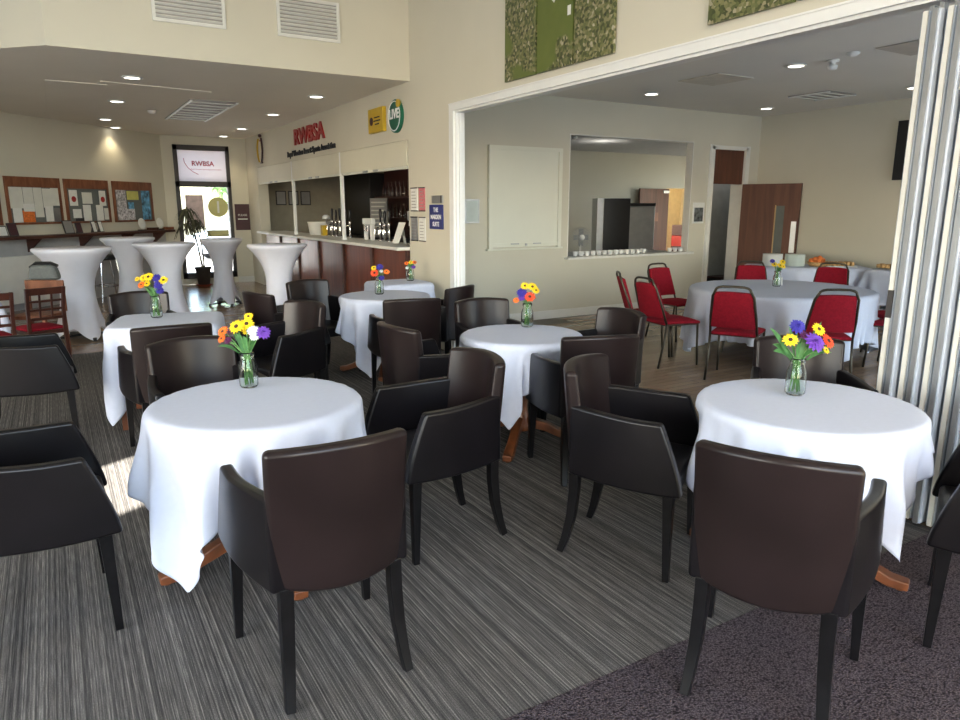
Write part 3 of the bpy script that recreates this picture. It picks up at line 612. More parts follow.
MB().prism([(-2.1, .25), (-2.1, .75), (-1.5, .88), (-.8, 1.38), (.9, 1.4), (1.6, .95), (2.1, .85), (2.15, .3)], -.8, .8).build('body', mat('car_paint', (.30, .36, .42), .3), t, bevel=.05, rot=(PI/2, 0, 0))
MB().prism([(-1.25, .9), (-.72, 1.3), (.82, 1.32), (1.35, .93)], -.81, .81).build('side_glass', 'black_plastic', t, rot=(PI/2, 0, 0))
for xx in (-1.35, 1.4):
    for yy in (-.75, .75): MB().lathe([(.32, -.1), (.33, 0), (.32, .1)], seg=20).build('wheel', 'black_plastic', t, loc=(xx, yy, .32), rot=(PI/2, 0, 0))
# potted plant before the window
px_, py_ = 2.52, 15.05
t = thing('potted_dracaena', 'tall drooping houseplant in a dark pot before the end window', 'plant', (px_, py_, 0))
MB().lathe([(.10, 0), (.15, .04), (.17, .05)], seg=20).build('saucer', 'terracotta', t, smooth=True)
MB().lathe([(.11, .045), (.15, .36), (.165, .37), (.165, .40), (.14, .40), (.13, .34)], seg=24).build('pot', mat('pot_dark', (.05, .045, .04), .7), t, smooth=True)
MB().tube([(0, 0, .34), (-.06, 0, .8), (-.13, .0, 1.25), (-.2, 0, 1.5)], [.022, .018, .016, .012]).build('stem', 'dry_leaf', t)
MB().tube([(.03, 0, .34), (.02, .02, .8), (-.04, .02, 1.2)], [.018, .015, .012]).build('stem', 'dry_leaf', t)
s = MB(); rnd = random.Random(5)
for (hx, hz, n_) in ((-.2, 1.5, 46), (-.10, 1.28, 34), (-.26, 1.2, 26), (.0, 1.15, 20)):
    for k in range(n_):
        a = rnd.random()*2*PI; l = .22+.14*rnd.random(); up = .10+.12*rnd.random(); w_ = .016
        P = []
        for q in range(5):
            u = q/4; r_ = l*.75*u; z = hz+up*u*1.4-(l*1.5)*u*u*.9+rnd.uniform(-.01, .01)
            P.append((Vector((hx+math.cos(a)*r_, math.sin(a)*r_, z)), w_*(1-.8*abs(u-.4))))
        sd = Vector((-math.sin(a), math.cos(a), 0)); prev = None
        for p_, ww in P:
            c_ = (s.bm.verts.new(p_-sd*ww), s.bm.verts.new(p_+sd*ww))
            if prev: s.bm.faces.new((prev[0], prev[1], c_[1], c_[0]))
            prev = c_
s.build('leaves', 'dry_leaf', t)
# noticeboards: t metres from the corner along the wall
def on_diag(tt, z): x, y = diag(tt, 0); return (x, y, z)
cols = ['paper', 'paper', 'paper', 'pink_paper', 'sign_blue', 'steel']
mat('poster_blue', (.10, .28, .45), .6, var=.8, scale=14); mat('poster_mix', (.50, .48, .50), .6, var=.6, scale=30); mat('poster_yellow', (.62, .60, .16), .6, var=.1); mat('poster_pale', (.66, .66, .60), .7, var=.05)
boards = [(3.12, 1.03, 'wooden noticeboard crowded with white sheets, left of three above the shelf', [(-.34, .36, .24, .32, 'poster_pale'), (-.12, .36, .18, .32, 'poster_pale'), (.06, .30, .16, .46, 'poster_pale'), (.24, .35, .18, .30, 'poster_pale'), (.39, .37, .15, .28, 'poster_pale'), (-.35, .08, .16, .22, 'paper'), (-.15, .06, .22, .18, 'orange_food'), (.25, .10, .16, .24, 'paper'), (.39, .08, .14, .22, 'steel'), (-.13, .20, .2, .12, 'paper')]),
          (2.03, .98, 'wooden noticeboard with spaced sheets and red crests, middle of three above the shelf', [(-.32, .36, .17, .26, 'paper'), (-.02, .36, .22, .19, 'poster_pale'), (.33, .36, .15, .26, 'paper'), (-.27, .10, .18, .15, 'paper'), (-.05, .04, .17, .27, 'paper'), (.24, .08, .16, .27, 'paper'), (.39, .09, .1, .2, 'poster_pale'), (-.2, -.06, .24, .05, 'ink')]),
          (.92, 1.03, 'wooden noticeboard with colourful posters, right of three above the shelf', [(-.32, .1, .24, .6, 'poster_mix'), (-.02, .42, .30, .16, 'poster_yellow'), (.32, .26, .22, .56, 'poster_blue'), (-.08, .12, .14, .32, 'poster_blue'), (-.15, -.02, .3, .2, 'poster_mix')])]
for tt, w_, lab, sheets in boards:
    t = thing('noticeboard', lab, 'noticeboard', on_diag(tt, 1.31), PI/4, 'noticeboards')
    MB().bb(-w_/2, w_/2, -.03, -.002, .575, .73).bb(-w_/2, -w_/2+.045, -.03, -.002, 0, .575).bb(w_/2-.045, w_/2, -.03, -.002, 0, .575).bb(-w_/2+.045, w_/2-.045, -.03, -.002, 0, .03).build('frame', 'board_wood', t)
    MB().bb(-w_/2+.045, w_/2-.045, -.018, -.002, .03, .575).build('felt', 'cork_grey', t)
    for (sx_, sz_, ww, hh, mm) in sheets:
        zc = max(.035+hh/2, min(.57-hh/2, sz_+.06))
        sx_ = max(-w_/2+.05+ww/2, min(w_/2-.05-ww/2, sx_))
        q = MB().bb(sx_-ww/2, sx_+ww/2, -.0205-random.random()*.004, -.018, zc-hh/2, zc+hh/2).build('pinned_sheet', mm, t)
    if tt == 2.03:
        for sx_ in (-.32, .33): MB().lathe([(.045, 0), (.05, .003)], seg=16).build('crest', 'sign_red', t, loc=(sx_, -.024, .40), rot=(PI/2, 0, 0))
t = thing('noticeboard', 'wooden noticeboard edge cut off at the left side of the photo', 'noticeboard', on_diag(4.25, 1.31), PI/4, 'noticeboards')
MB().bb(-.5, .5, -.03, -.002, .575, .73).bb(-.5, -.455, -.03, -.002, 0, .575).bb(.455, .5, -.03, -.002, 0, .575).bb(-.455, .455, -.03, -.002, 0, .03).build('frame', 'board_wood', t)
MB().bb(-.455, .455, -.018, -.002, .03, .575).build('felt', 'cork_grey', t)
t = thing('wall_shelf', 'long dark wooden wall shelf below the noticeboards', 'shelf', on_diag(2.2, 1.10), PI/4)
MB().bb(-2.9, 1.95, -.36, -.001, .0, .045).build('plank', 'shelf_wood', t, bevel=.004)
for k in (-2.2, -1.15, -.1, .9, 1.75): MB().prism([(-.001, -.22), (-.28, 0), (-.001, 0)], -.02, .02).build('bracket', 'shelf_wood', t, loc=(k, 0, 0), rot=(PI/2, 0, PI/2))
sh = [(-1.55, .16, .20, 'ink', 'black picture frame on the wall shelf'), (-.5, .20, .22, 'steel', 'tilted leaflet frame on the wall shelf below the gap between boards'), (-.28, .12, .18, 'ink', 'dark card standing on the wall shelf'), (.05, .10, .20, 'paper', 'small white card holder on the wall shelf'), (.2, .1, .2, 'paper', 'second white card holder on the wall shelf'), (-1.75, .2, .16, 'paper', 'white leaflet pile standing at the left of the wall shelf')]
for sx_, ww, hh, mm, lab in sh:
    p_ = diag(2.2-sx_, .18); t = thing('photo_stand', lab, 'photo stand', (p_[0], p_[1], 1.146), PI/4)
    MB().box((0, 0, hh/2+.002), (ww, .015, hh), rx=math.radians(-14)).build('frame', 'dark_frame', t, bevel=.003)
    MB().box((0, -.009, hh/2+.002), (ww-.03, .003, hh-.03), rx=math.radians(-14)).build('sheet', mm if mm != 'ink' else 'maroon', t)
    MB().box((0, .03, hh*.35), (.04, .006, hh*.68), rx=math.radians(18)).build('strut', 'dark_frame', t)
for sx_, lab in ((1.22, 'white plate-like award standing on the shelf below the colourful board'), (1.72, 'white bowed ornament at the right end of the shelf')):
    p_ = diag(2.2-sx_, .2); t = thing('shelf_award', lab, 'ornament', (p_[0], p_[1], 1.146), PI/4)
    MB().lathe([(.001, 0), (.09, .005), (.105, .012), (.09, .015), (.001, .010)], seg=28, cap=False).build('disc', 'paper', t, loc=(0, 0.01, .125), rot=(math.radians(80), 0, 0), smooth=True)
    MB().bb(-.06, .06, -.04, .06, 0, .02).build('base', 'black_plastic', t)
p_ = diag(.26, .2); t = thing('wooden_tray', 'small brown wooden box at the right end of the wall shelf', 'box', (p_[0], p_[1], 1.146), PI/4)
MB().bb(-.09, .09, -.07, .07, 0, .05).build('box', 'board_wood', t, bevel=.004)
p_ = diag(.70, .2); t = thing('wooden_tray', 'dark flat wooden tray with round knobs lying between the awards', 'tray', (p_[0], p_[1], 1.146), PI/4)
MB().bb(-.10, .10, -.06, .06, 0, .05).build('tray', 'lattice_wood', t, bevel=.004)
# grey wall cladding below the shelf
p_ = diag(2.2, 0)
o = struct(MB().bb(-3.6, 2.1, -.006, 0, 0, 1.10).build('trim_6', mat('dado_grey', (.42, .42, .42), .7), loc=(p_[0], p_[1], 0), rot=(0, 0, PI/4)))
# radiator
t = thing('radiator', 'white panel radiator with slotted top on the left wall', 'radiator', on_diag(4.3, .12), PI/4)
MB().bb(-.7, 1.15, -.13, -.09, 0, .68).bb(-.7, 1.15, -.05, -.01, 0, .68).build('panel', 'white_satin', t, bevel=.008)
s = MB().bb(-.7, 1.15, -.135, -.125, .66, .72).bb(-.7, 1.15, -.02, -.008, .66, .72)
for k in range(26): s.bb(-.70+k*.073, -.672+k*.073, -.13, -.012, .66, .72)
s.build('grille', 'white_satin', t)
s = MB(); s.bb(-.68, 1.13, -.09, -.05, .0, .6); s.build('core', 'grey_vent', t)
# stacked bar stools by the wall
def stool(x, y, rz, lab):
    t = thing('bar_stool', lab, 'stool', (x, y, 0), rz, 'bar stools')
    MB().lathe([(.15, .70), (.18, .71), (.19, .74), (.18, .78), (.15, .79)], seg=24).build('seat', 'black_plastic', t, smooth=True)
    for sx in (-1, 1):
        for sy in (-1, 1): MB().tube([(sx*.12, sy*.12, .71), (sx*.19, sy*.19, 0)], .013).build('leg', 'chrome', t)
    MB().tube([(.17*math.cos(a)*1.1, .17*math.sin(a)*1.1, .27) for a in [2*PI*k/20 for k in range(20)]], .010, 6, True).build('foot_ring', 'chrome', t)
stool(.72, 13.55, .3, 'black bar stool with chrome legs, left one by the shelf wall'); stool(1.12, 13.75, .1, 'black bar stool with chrome legs, right one by the shelf wall')

# ================================================================ POSEUR TABLES
def poseur(x, y, r, h, rz, lab):
    t = thing('cocktail_table', lab, 'cocktail table', (x, y, 0), rz, 'poseur tables in white stretch covers')
    n = 96
    def prof(k, th):
        u = k                                        # 0 top .. 1 bottom
        wv = (.5+.5*math.cos(4*th))**1.0              # 1 on feet directions
        foot = r*.80; gap = r*.52
        rt = r; waist = r*.44
        if u < .5: q = u/.5; rad = waist+(rt-waist)*(1-q)**2.2
        else: q = (u-.5)/.5; rad = waist+((gap+(foot-gap)*wv)-waist)*q**1.7
        zb = .14*(1-wv)**.8 if True else 0
        z = h-.03-(h-.03-zb-.005)*u
        return rad, z
    s = MB(); rings = []
    rings.append([s.bm.verts.new((.985*r*math.cos(2*PI*i/n), .985*r*math.sin(2*PI*i/n), h)) for i in range(n)])
    rings.append([s.bm.verts.new((1.0*r*math.cos(2*PI*i/n), 1.0*r*math.sin(2*PI*i/n), h-.008)) for i in range(n)])
    for k in range(27):
        row = []
        for i in range(n):
            th = 2*PI*i/n; rad, z = prof(k/26, th); row.append(s.bm.verts.new((rad*math.cos(th), rad*math.sin(th), z)))
        rings.append(row)
    s.bm.faces.new(rings[0])
    for A, B in zip(rings[:-1], rings[1:]):
        for i in range(n): s.bm.faces.new((A[i], A[(i+1) % n], B[(i+1) % n], B[i]))
    s.build('stretch_cover', 'spandex', t, smooth=True)
    MB().lathe([(r*.96, h-.03), (r*.96, h-.006)], seg=32).lathe([(.03, .04), (.03, h-.03)], seg=12).build('table', 'steel', t)
    s = MB()
    for k in range(4): a = k*PI/2; s.beam((0, 0, .05), (r*.80*math.cos(a), r*.80*math.sin(a), .03), .05, .03, .04, .02, side=(-math.sin(a), math.cos(a), 0)); s.lathe([(.022, 0), (.022, .03)], (r*.78*math.cos(a), r*.78*math.sin(a), 0), 12)
    s.build('foot_cross', 'black_plastic', t)
poseur(.18, 9.82, .43, 1.10, .35, 'white covered cocktail table, largest, beside the lattice chairs')
poseur(1.29, 10.54, .40, 1.10, .9, 'white covered cocktail table behind the square table with flowers')
poseur(2.32, 12.02, .33, 1.08, .2, 'white covered cocktail table standing before the end window')
poseur(1.02, 12.7, .40, 1.10, .5, 'white covered cocktail table half hidden, farthest back by the stools')
poseur(2.52, 9.4, .38, 1.10, .7, 'white covered cocktail table in front of the bar counter')

# ================================================================ CHAIRS
def tub_chair():
    t = thing('tub_chair', 'x', 'chair', (0, 0, 0))
    # back: curved slab
    def back(off):
        def f(u, v):
            a = (u-.5)*2; z = .385+v*(.885-.385)
            wd = .234+.010*v
            x = a*wd*(1-.02*a*a); y = -.305-.045*v+.075*a*a*1.0
            drop = -.035*(1-v)**3*0; zz = z+.020*a*a*(1-v)**2-(.014*a*a)*v
            nx, ny = a*.35, -1
            return Vector((x+off*nx*.6, y-off*ny*-1, zz))
        return f
    fo = back(0.0)
    def fi(u, v):
        p = fo(u, v); a = (u-.5)*2; th = .075-.02*v
        return Vector((p.x*(1-.06), p.y+th, p.z))
    MB().grid_slab(fo, fi, 14, 8).build('backrest', 'leather_brown', t, bevel=.020, seg=4)
    for s_ in (-1, 1):
        def ao(u, v, s_=s_):
            # u 0 back .. 1 front
            yb = -.255; yf = .265-.10*v**1.3
            y = yb+(yf-yb)*u
            x = s_*(.232+.062*math.sin(min(1, u*1.15)*PI/2)-.010*v*u)
            zt = .722-.016*min(1, u*1.5); zb = .40-.02*u*(1-u)*2
            return Vector((x, y, zb+(zt-zb)*v))
        def ai(u, v, s_=s_):
            p = ao(u, v); return Vector((p.x-s_*(.058-.012*v), p.y, p.z))
        MB().grid_slab(ao, ai, 10, 6).build('armrest', 'leather', t, bevel=.014, seg=3)
    def seat_o(u, v): x = (u-.5)*.445; y = -.235+.475*v; return Vector((x, y, .47+.02*(1-(2*u-1)**4)*(1-(2*v-1)**4)))
    def seat_i(u, v): p = seat_o(u, v); return Vector((p.x, p.y, .385))
    MB().grid_slab(seat_o, seat_i, 8, 8).build('seat', 'leather', t, bevel=.02, seg=3)
    for sx in (-1, 1):
        MB().beam((sx*.245, .205, .395), (sx*.255, .215, 0), .046, .046, .028, .028).build('leg', 'black_wood', t, bevel=.003)
        pts = [(sx*.185, -.235, .41), (sx*.187, -.235, .30), (sx*.192, -.245, .18), (sx*.200, -.268, .07), (sx*.207, -.29, 0)]
        MB().sweep(pts, [.044, .043, .040, .035, .030], [.046, .046, .042, .036, .032]).build('leg', 'black_wood', t, bevel=.003)
    return t
chairs = dict(D1=(.69, 2.27, 0), D2=(1.46, 2.89, -90), D3=(2.21, 2.26, 149), D4=(1.98, 1.34, 63), D5=(2.91, 1.03, -25), D6=(3.27, 2.14, 222), D7=(2.66, 3.22, 18), D8=(3.08, 3.64, -90),
    D9=(2.78, 4.38, 185), D10=(3.0, 5.78, -30), D11=(2.43, 5.23, 14), D12=(2.0, 3.9, 85), D13=(2.15, 6.50, 165), D14=(1.68, 6.1, 75), D15=(1.33, 5.1, -110), D16=(.6, 3.75, 175),
    D17=(.56, 4.85, 0), D18=(.56, 6.25, 180), D19=(-.22, 5.5, 90), D20=(-.17, 3.02, 88))
labels = dict(
    D1='dark brown leather tub chair, its back to the viewer, at the front left round table',
    D2='dark leather tub chair seen side on, right of the front left round table, facing left',
    D3='dark leather tub chair in the centre right foreground, seen from its right side',
    D4='dark brown leather tub chair, largest, back turned, at the front right table',
    D5='dark leather tub chair cut off by the right edge of the photo',
    D6='dark leather tub chair behind the front right table, beside the folding partition',
    D7='dark leather tub chair pulled up to the near side of the middle round table',
    D8='dark leather tub chair right of the middle round table, beside the wood floor',
    D9='dark leather tub chair on the far side of the middle round table',
    D10='tub chair right of the round table before the bar, in front of the corner table',
    D11='tub chair, back turned, near side of the round table before the bar',
    D12='dark brown tub chair with its curved back outwards, left of the middle round table',
    D13='tub chair behind left of the round table before the bar, facing the viewer',
    D14='tub chair below the cocktail table before the bar counter, seen side on',
    D15='dark leather tub chair facing left, directly behind the front left table flowers',
    D16='tub chair facing the viewer, far side of the front left round table',
    D17='dark leather tub chair, back turned, on the near side of the square table',
    D18='dark leather tub chair on the far side of the square table, seen behind its flowers',
    D19='tub chair at the left edge, farther of two, before the lattice chairs',
    D20='tub chair at the left edge, nearer and larger of two, facing right')
first = tub_chair(); register(first)
for k, (x, y, az) in chairs.items():
    c = first if k == 'D1' else copy_tree(first)
    c.location = (x, y, .003 if y < 1.55 else 0); c.rotation_euler = (0, 0, -math.radians(az)); c['label'] = labels[k]; c['group'] = 'dark leather tub chairs'

# red banquet chairs
def red_chair():
    t = thing('banquet_chair', 'x', 'chair', (0, 0, 0))
    MB().grid_slab(lambda u, v: Vector(((u-.5)*(.40+.03*v), -.2+.42*v, .455+.03*(1-(2*u-1)**4)*(1-(2*v-1)**4))), lambda u, v: Vector(((u-.5)*(.40+.03*v), -.2+.42*v, .425)), 8, 8).build('seat', 'red_fabric', t, bevel=.012, seg=2)
    def bo(u, v): a = (u-.5)*2; z = .50+.33*v; return Vector((a*(.20-.035*v), -.225-.10*v-.025*(1-a*a), z+.01*(1-a*a)*(v > .9)))
    MB().grid_slab(bo, lambda u, v: bo(u, v)+Vector((0, .045, .005)), 8, 6).build('backrest', 'red_fabric', t, bevel=.01, seg=2)
    hp = []
    for z, x, y in ((.44, -.205, -.19), (.60, -.20, -.245), (.80, -.178, -.315)): hp.append((x, y, z))
    for k in range(9):
        a = PI-PI*k/8; hp.append((.125*math.copysign(abs(math.cos(a))**.6, math.cos(a))*1.25 if False else .15*math.copysign(abs(math.cos(a))**.5, math.cos(a)), -.335, .855+.035*math.sin(a)))
    for z, x, y in ((.80, .178, -.315), (.60, .20, -.245), (.44, .205, -.19)): hp.append((x, y, z))
    MB().tube(hp, .0115, 8).build('back_frame', 'bronze_metal', t, smooth=True)
    for sx in (-1, 1):
        MB().tube([(sx*.205, -.19, .44), (sx*.205, -.21, .25), (sx*.21, -.27, .0)], .0115, 8).build('leg', 'bronze_metal', t, smooth=True)
        MB().tube([(sx*.205, .19, .44), (sx*.205, .20, .2), (sx*.205, .215, 0)], .0115, 8).build('leg', 'bronze_metal', t, smooth=True)
    MB().tube([(-.205, -.19, .43), (.205, -.19, .43), (.205, .19, .43), (-.205, .19, .43)], .010, 6, True).build('seat_frame', 'bronze_metal', t, smooth=True)
    return t
T7 = (6.62, 4.77); Fv = Vector((.515, .857, 0)); Rv = Vector((.857, -.515, 0))
reds = [(-1.38, .10, 'leftmost, seen side on behind its neighbour'), (-1.27, -.38, 'left side, seat and legs in view'), (-.82, 1.02, 'far left, before the dark doorway'), (.25, 1.35, 'far side, behind the yellow flowers'),
        (1.02, 1.08, 'far side, before the buffet table'), (-.80, -1.02, 'left one of two with backs turned'), (-.10, -1.20, 'right one of two with backs turned'), (1.25, -.05, 'right side, seat tucked under the cloth'), (.95, -.62, 'right side, nearest the folding partition')]
fr = red_chair(); register(fr)
for i, (l, f_, lab) in enumerate(reds):
    c = fr if i == 0 else copy_tree(fr)
    p_ = Vector((T7[0], T7[1], 0))+Rv*l+Fv*f_; dr = Vector((T7[0], T7[1], 0))-p_
    c.location = p_; c.rotation_euler = (0, 0, math.atan2(dr.y, dr.x)-PI/2+[0, .1, -.1, 0, .1, .12, -.08, .1, -.25][i]); c['label'] = 'red banquet chair at the large table, '+lab; c['group'] = 'red banquet chairs'

# lattice-back wooden chairs
def lattice_chair(x, y, rz, lab):
    t = thing('lattice_chair', lab, 'chair', (x, y, 0), rz, 'dark lattice-back chairs'); t.scale = (.88, .88, .88)
    for sx in (-1, 1):
        MB().sweep([(sx*.19, -.22, 0), (sx*.185, -.20, .45), (sx*.185, -.225, .70), (sx*.19, -.27, .93)], [.035]*4, [.032]*4).build('leg', 'lattice_wood', t, bevel=.003)
        MB().beam((sx*.19, .19, .44), (sx*.195, .20, 0), .038, .038, .028, .028).build('leg', 'lattice_wood', t, bevel=.003)
    s = MB()
    tilt = math.radians(10)
    for z, y_, h_ in ((.89, -.258, .075), (.78, -.235, .022), (.685, -.222, .022), (.585, -.212, .03)): s.box((0, y_, z), (.36, .022, h_), rx=tilt)
    for xx in (-.062, .062): s.beam((xx, -.212, .58), (xx, -.256, .88), .02, .018)
    s.build('lattice_back', 'lattice_wood', t, bevel=.002)
    MB().bb(-.2, .2, -.20, .21, .40, .445).build('seat_rail', 'lattice_wood', t, bevel=.004)
    MB().grid_slab(lambda u, v: Vector(((u-.5)*.39, -.18+.39*v, .475+.02*(1-(2*u-1)**4)*(1-(2*v-1)**4))), lambda u, v: Vector(((u-.5)*.39, -.18+.39*v, .446)), 6, 6).build('seat', 'red_fabric', t, bevel=.01)
lattice_chair(-.22, 8.18, math.radians(24), 'dark lattice-back wooden chair with red seat, right of the pair at the left edge')
lattice_chair(-.62, 7.84, math.radians(18), 'dark lattice-back wooden chair cut by the left edge')
t = thing('wooden_chair', 'orange-brown wooden chair with padded grey back behind the lattice chairs', 'chair', (-.24, 8.85, 0), math.radians(150))
MB().bb(-.2, .2, -.2, .2, .42, .46).build('seat', 'board_wood', t, bevel=.006)
for sx in (-1, 1):
    for sy in (-1, 1): MB().beam((sx*.18, sy*.18, .42), (sx*.19, sy*.19, 0), .035, .035, .028, .028).build('leg', 'board_wood', t)
MB().bb(-.21, .21, -.215, -.185, .69, .80).build('backrest', 'board_wood', t, bevel=.01)
for sx in (-1, 1): MB().bb(sx*.19-.016, sx*.19+.016, -.215, -.19, .46, .69).build('back_post', 'board_wood', t)
t = thing('dark_bag', 'dark grey rounded bag hung over the orange-brown chair', 'bag', (-.225, 8.88, .801), math.radians(150))
MB().grid_slab(lambda u, v: Vector(((u-.5)*.32*(1-.25*v*v), -.25, .16*v)), lambda u, v: Vector(((u-.5)*.32*(1-.25*v*v), -.14, .16*v)), 8, 4).build('body', 'cork_grey', t, bevel=.03)
MB().tube([(-.15, -.2, .15), (-.08, -.2, .18), (.08, -.2, .18), (.15, -.2, .13)], .018).build('rim', 'black_plastic', t)

# ================================================================ CLOTHS (draped by a small spring simulation)
def drape(center, size, zt, rot, inside, obstacles, steps=170, thick=.9, n=None, circle=False, fl=.02):
    hx, hy = size[0]/2, size[1]/2
    n = n or 58; nx = n; ny = max(8, int(round(n*size[1]/size[0])))
    u = np.linspace(-hx, hx, nx); v = np.linspace(-hy, hy, ny); UU, VV = np.meshgrid(u, v, indexing='ij')
    if circle:      # map the square grid to a disc
        a, b = UU/hx, VV/hy; UU2 = a*np.sqrt(1-b*b/2)*hx; VV2 = b*np.sqrt(1-a*a/2)*hy; UU, VV = UU2, VV2
    c_, s_ = math.cos(rot), math.sin(rot)
    P = np.stack([center[0]+UU*c_-VV*s_, center[1]+UU*s_+VV*c_, np.full_like(UU, zt+.004)], -1)
    rg = np.random.RandomState(int(abs(center[0])*100)+3); P[..., 2] += rg.rand(nx, ny)*.004
    Q = P.copy(); rest0 = P.copy(); rest0[..., 2] = 0
    cons = []
    def add(di, dj, stiff):
        I0 = np.arange(nx)[:, None]; J0 = np.arange(ny)[None, :]
        for par in (0, 1):
            if di: mask = ((I0//max(di, 1)) % 2 == par)
            else: mask = ((J0//max(abs(dj), 1)) % 2 == par)
            mask = mask & (I0+di < nx) & (I0+di >= 0) & (J0+dj < ny) & (J0+dj >= 0)
            ii, jj = np.nonzero(np.broadcast_to(mask, (nx, ny)))
            A = ii*ny+jj; B = (ii+di)*ny+(jj+dj)
            R0 = rest0.reshape(-1, 3); d = np.linalg.norm(R0[A]-R0[B], axis=1); cons.append((A, B, d, stiff))
    add(1, 0, 1.); add(0, 1, 1.); add(1, 1, .2); add(1, -1, .2); add(2, 0, .05); add(0, 2, .05)
    for st in range(steps):
        V = (P-Q)*.965; Q = P.copy(); P = P+V; P[..., 2] -= .0016
        X = P.reshape(-1, 3)
        for it in range(7):
            for A, B, d, k in cons:
                D = X[A]-X[B]; L = np.linalg.norm(D, axis=1)+1e-9; g = (k*.5*(L-d)/L)[:, None]*D
                X[A] -= g; X[B] += g
            # table top
            push = inside(X[:, 0]-center[0], X[:, 1]-center[1])-.014
            m = (push < 0) & (X[:, 2] < zt+.002) & (X[:, 2] > zt-.05)
            shallow = m & (-push > (zt+.002-X[:, 2]))
            X[shallow, 2] = zt+.002
            edge = m & ~shallow
            if edge.any():
                r = X[edge, :2]-np.array(center[:2]); X[edge, :2] += r/np.linalg.norm(r, axis=1)[:, None]*(-push[edge])[:, None]
            X[:, 2] = np.maximum(X[:, 2], fl)
            for (ox, oy, az) in (obstacles if st > 110 else []):
                ca, sa = math.cos(az), math.sin(az)          # facing (sin, cos)
                dx, dy = X[:, 0]-ox, X[:, 1]-oy
                ly = dx*sa+dy*ca; lx = dx*ca-dy*sa
                lim = .285
                mm = (np.abs(lx) < .33) & (ly < lim) & (ly > -.34) & (X[:, 2] < .70)
                if mm.any():
                    py = np.minimum(lim-ly[mm], .004); pxs = np.minimum(.33-np.abs(lx[mm]), .004); usex = (.33-np.abs(lx[mm])) < .03
                    ix = np.nonzero(mm)[0]
                    sg = np.sign(lx[mm])
                    mx_ = np.where(usex, sg*pxs*ca, py*sa); my_ = np.where(usex, -sg*pxs*sa, py*ca)
                    X[ix, 0] += mx_; X[ix, 1] += my_; Qo = Q.reshape(-1, 3); Qo[ix, 0] += mx_; Qo[ix, 1] += my_
            # friction on top
            on = (push < -.01) & (X[:, 2] <= zt+.006) & (X[:, 2] > zt-.01)
            Qf = Q.reshape(-1, 3); X[on, :2] = X[on, :2]*.3+Qf[on, :2]*.7
        P = X.reshape(nx, ny, 3)
    # gathers in the hanging part
    dx, dy = P[..., 0]-center[0], P[..., 1]-center[1]; r = np.hypot(dx, dy)+1e-6; th = np.arctan2(dy, dx)-rot
    t = np.clip((zt-P[..., 2]-.015)/.22, 0, 1.2)**1.1
    f = .50*np.sin(13*th+1.3+2*np.sin(2*th))+.35*np.sin(21*th+.4)+.25*np.sin(7*th+2.)
    amp = (.052 if size[0] < 1.8 else .026)*t
    P[..., 0] += dx/r*amp*(f+.08); P[..., 1] += dy/r*amp*(f+.08)
    return P
def cloth_object(P, center, label, group=None, m='linen'):
    nx, ny = P.shape[:2]
    me = bpy.data.meshes.new('tablecloth'); vs = (P.reshape(-1, 3)-np.array([center[0], center[1], 0])).tolist()
    fs = [(i*ny+j, (i+1)*ny+j, (i+1)*ny+j+1, i*ny+j+1) for i in range(nx-1) for j in range(ny-1)]
    me.from_pydata(vs, [], fs); me.materials.append(M[m])
    for f in me.polygons: f.use_smooth = True
    o = bpy.data.objects.new('tablecloth', me); C.objects.link(o); o.location = (center[0], center[1], 0)
    sb = o.modifiers.new('sub', 'SUBSURF'); sb.levels = 1; sb.render_levels = 1
    so = o.modifiers.new('thick', 'SOLIDIFY'); so.thickness = .0016; so.offset = 1
    return tag(o, label, 'tablecloth', group)
def in_circle(R): return lambda x, y: np.sqrt(x*x+y*y)-R
def in_rect(a, b, rot):
    c_, s_ = math.cos(rot), math.sin(rot)
    def f(x, y):
        u = np.abs(x*c_+y*s_)-a; v = np.abs(-x*s_+y*c_)-b; return np.maximum(u, v)
    return f
def near(c, d=1.25): return [(x, y, math.radians(az)) for (x, y, az) in chairs.values() if math.hypot(x-c[0], y-c[1]) < d]
def pedestal_table(x, y, R, z, label, foot_rot, fl=0.0):
    t = thing('round_table', label, 'table', (x, y, fl), foot_rot, 'round pedestal tables')
    MB().lathe([(R-.025, z-.035), (R-.018, z-.033), (R-.018, z-.018), (R-.027, z-.012)], seg=64).build('tabletop', 'foot_wood', t)
    MB().lathe([(.10, .10), (.06, .14), (.045, .25), (.06, .40), (.04, .55), (.05, .66), (.12, z-.034)], seg=24).build('column', 'foot_wood', t, smooth=True)
    for k in range(4):
        a = k*PI/2; c_, s_ = math.cos(a), math.sin(a)
        pts = [(.04*c_, .04*s_, .15), (.18*c_, .18*s_, .12), (.30*c_, .30*s_, .07), (.39*c_, .39*s_, .035), (.46*c_, .46*s_, .03)]
        MB().sweep(pts, [.06, .06, .062, .068, .06], [.07, .06, .05, .045, .04], side=(-s_, c_, 0)).lathe([(.02, 0), (.02, .03)], (.43*c_, .43*s_, 0), 10).build('foot', 'foot_wood', t, bevel=.008)
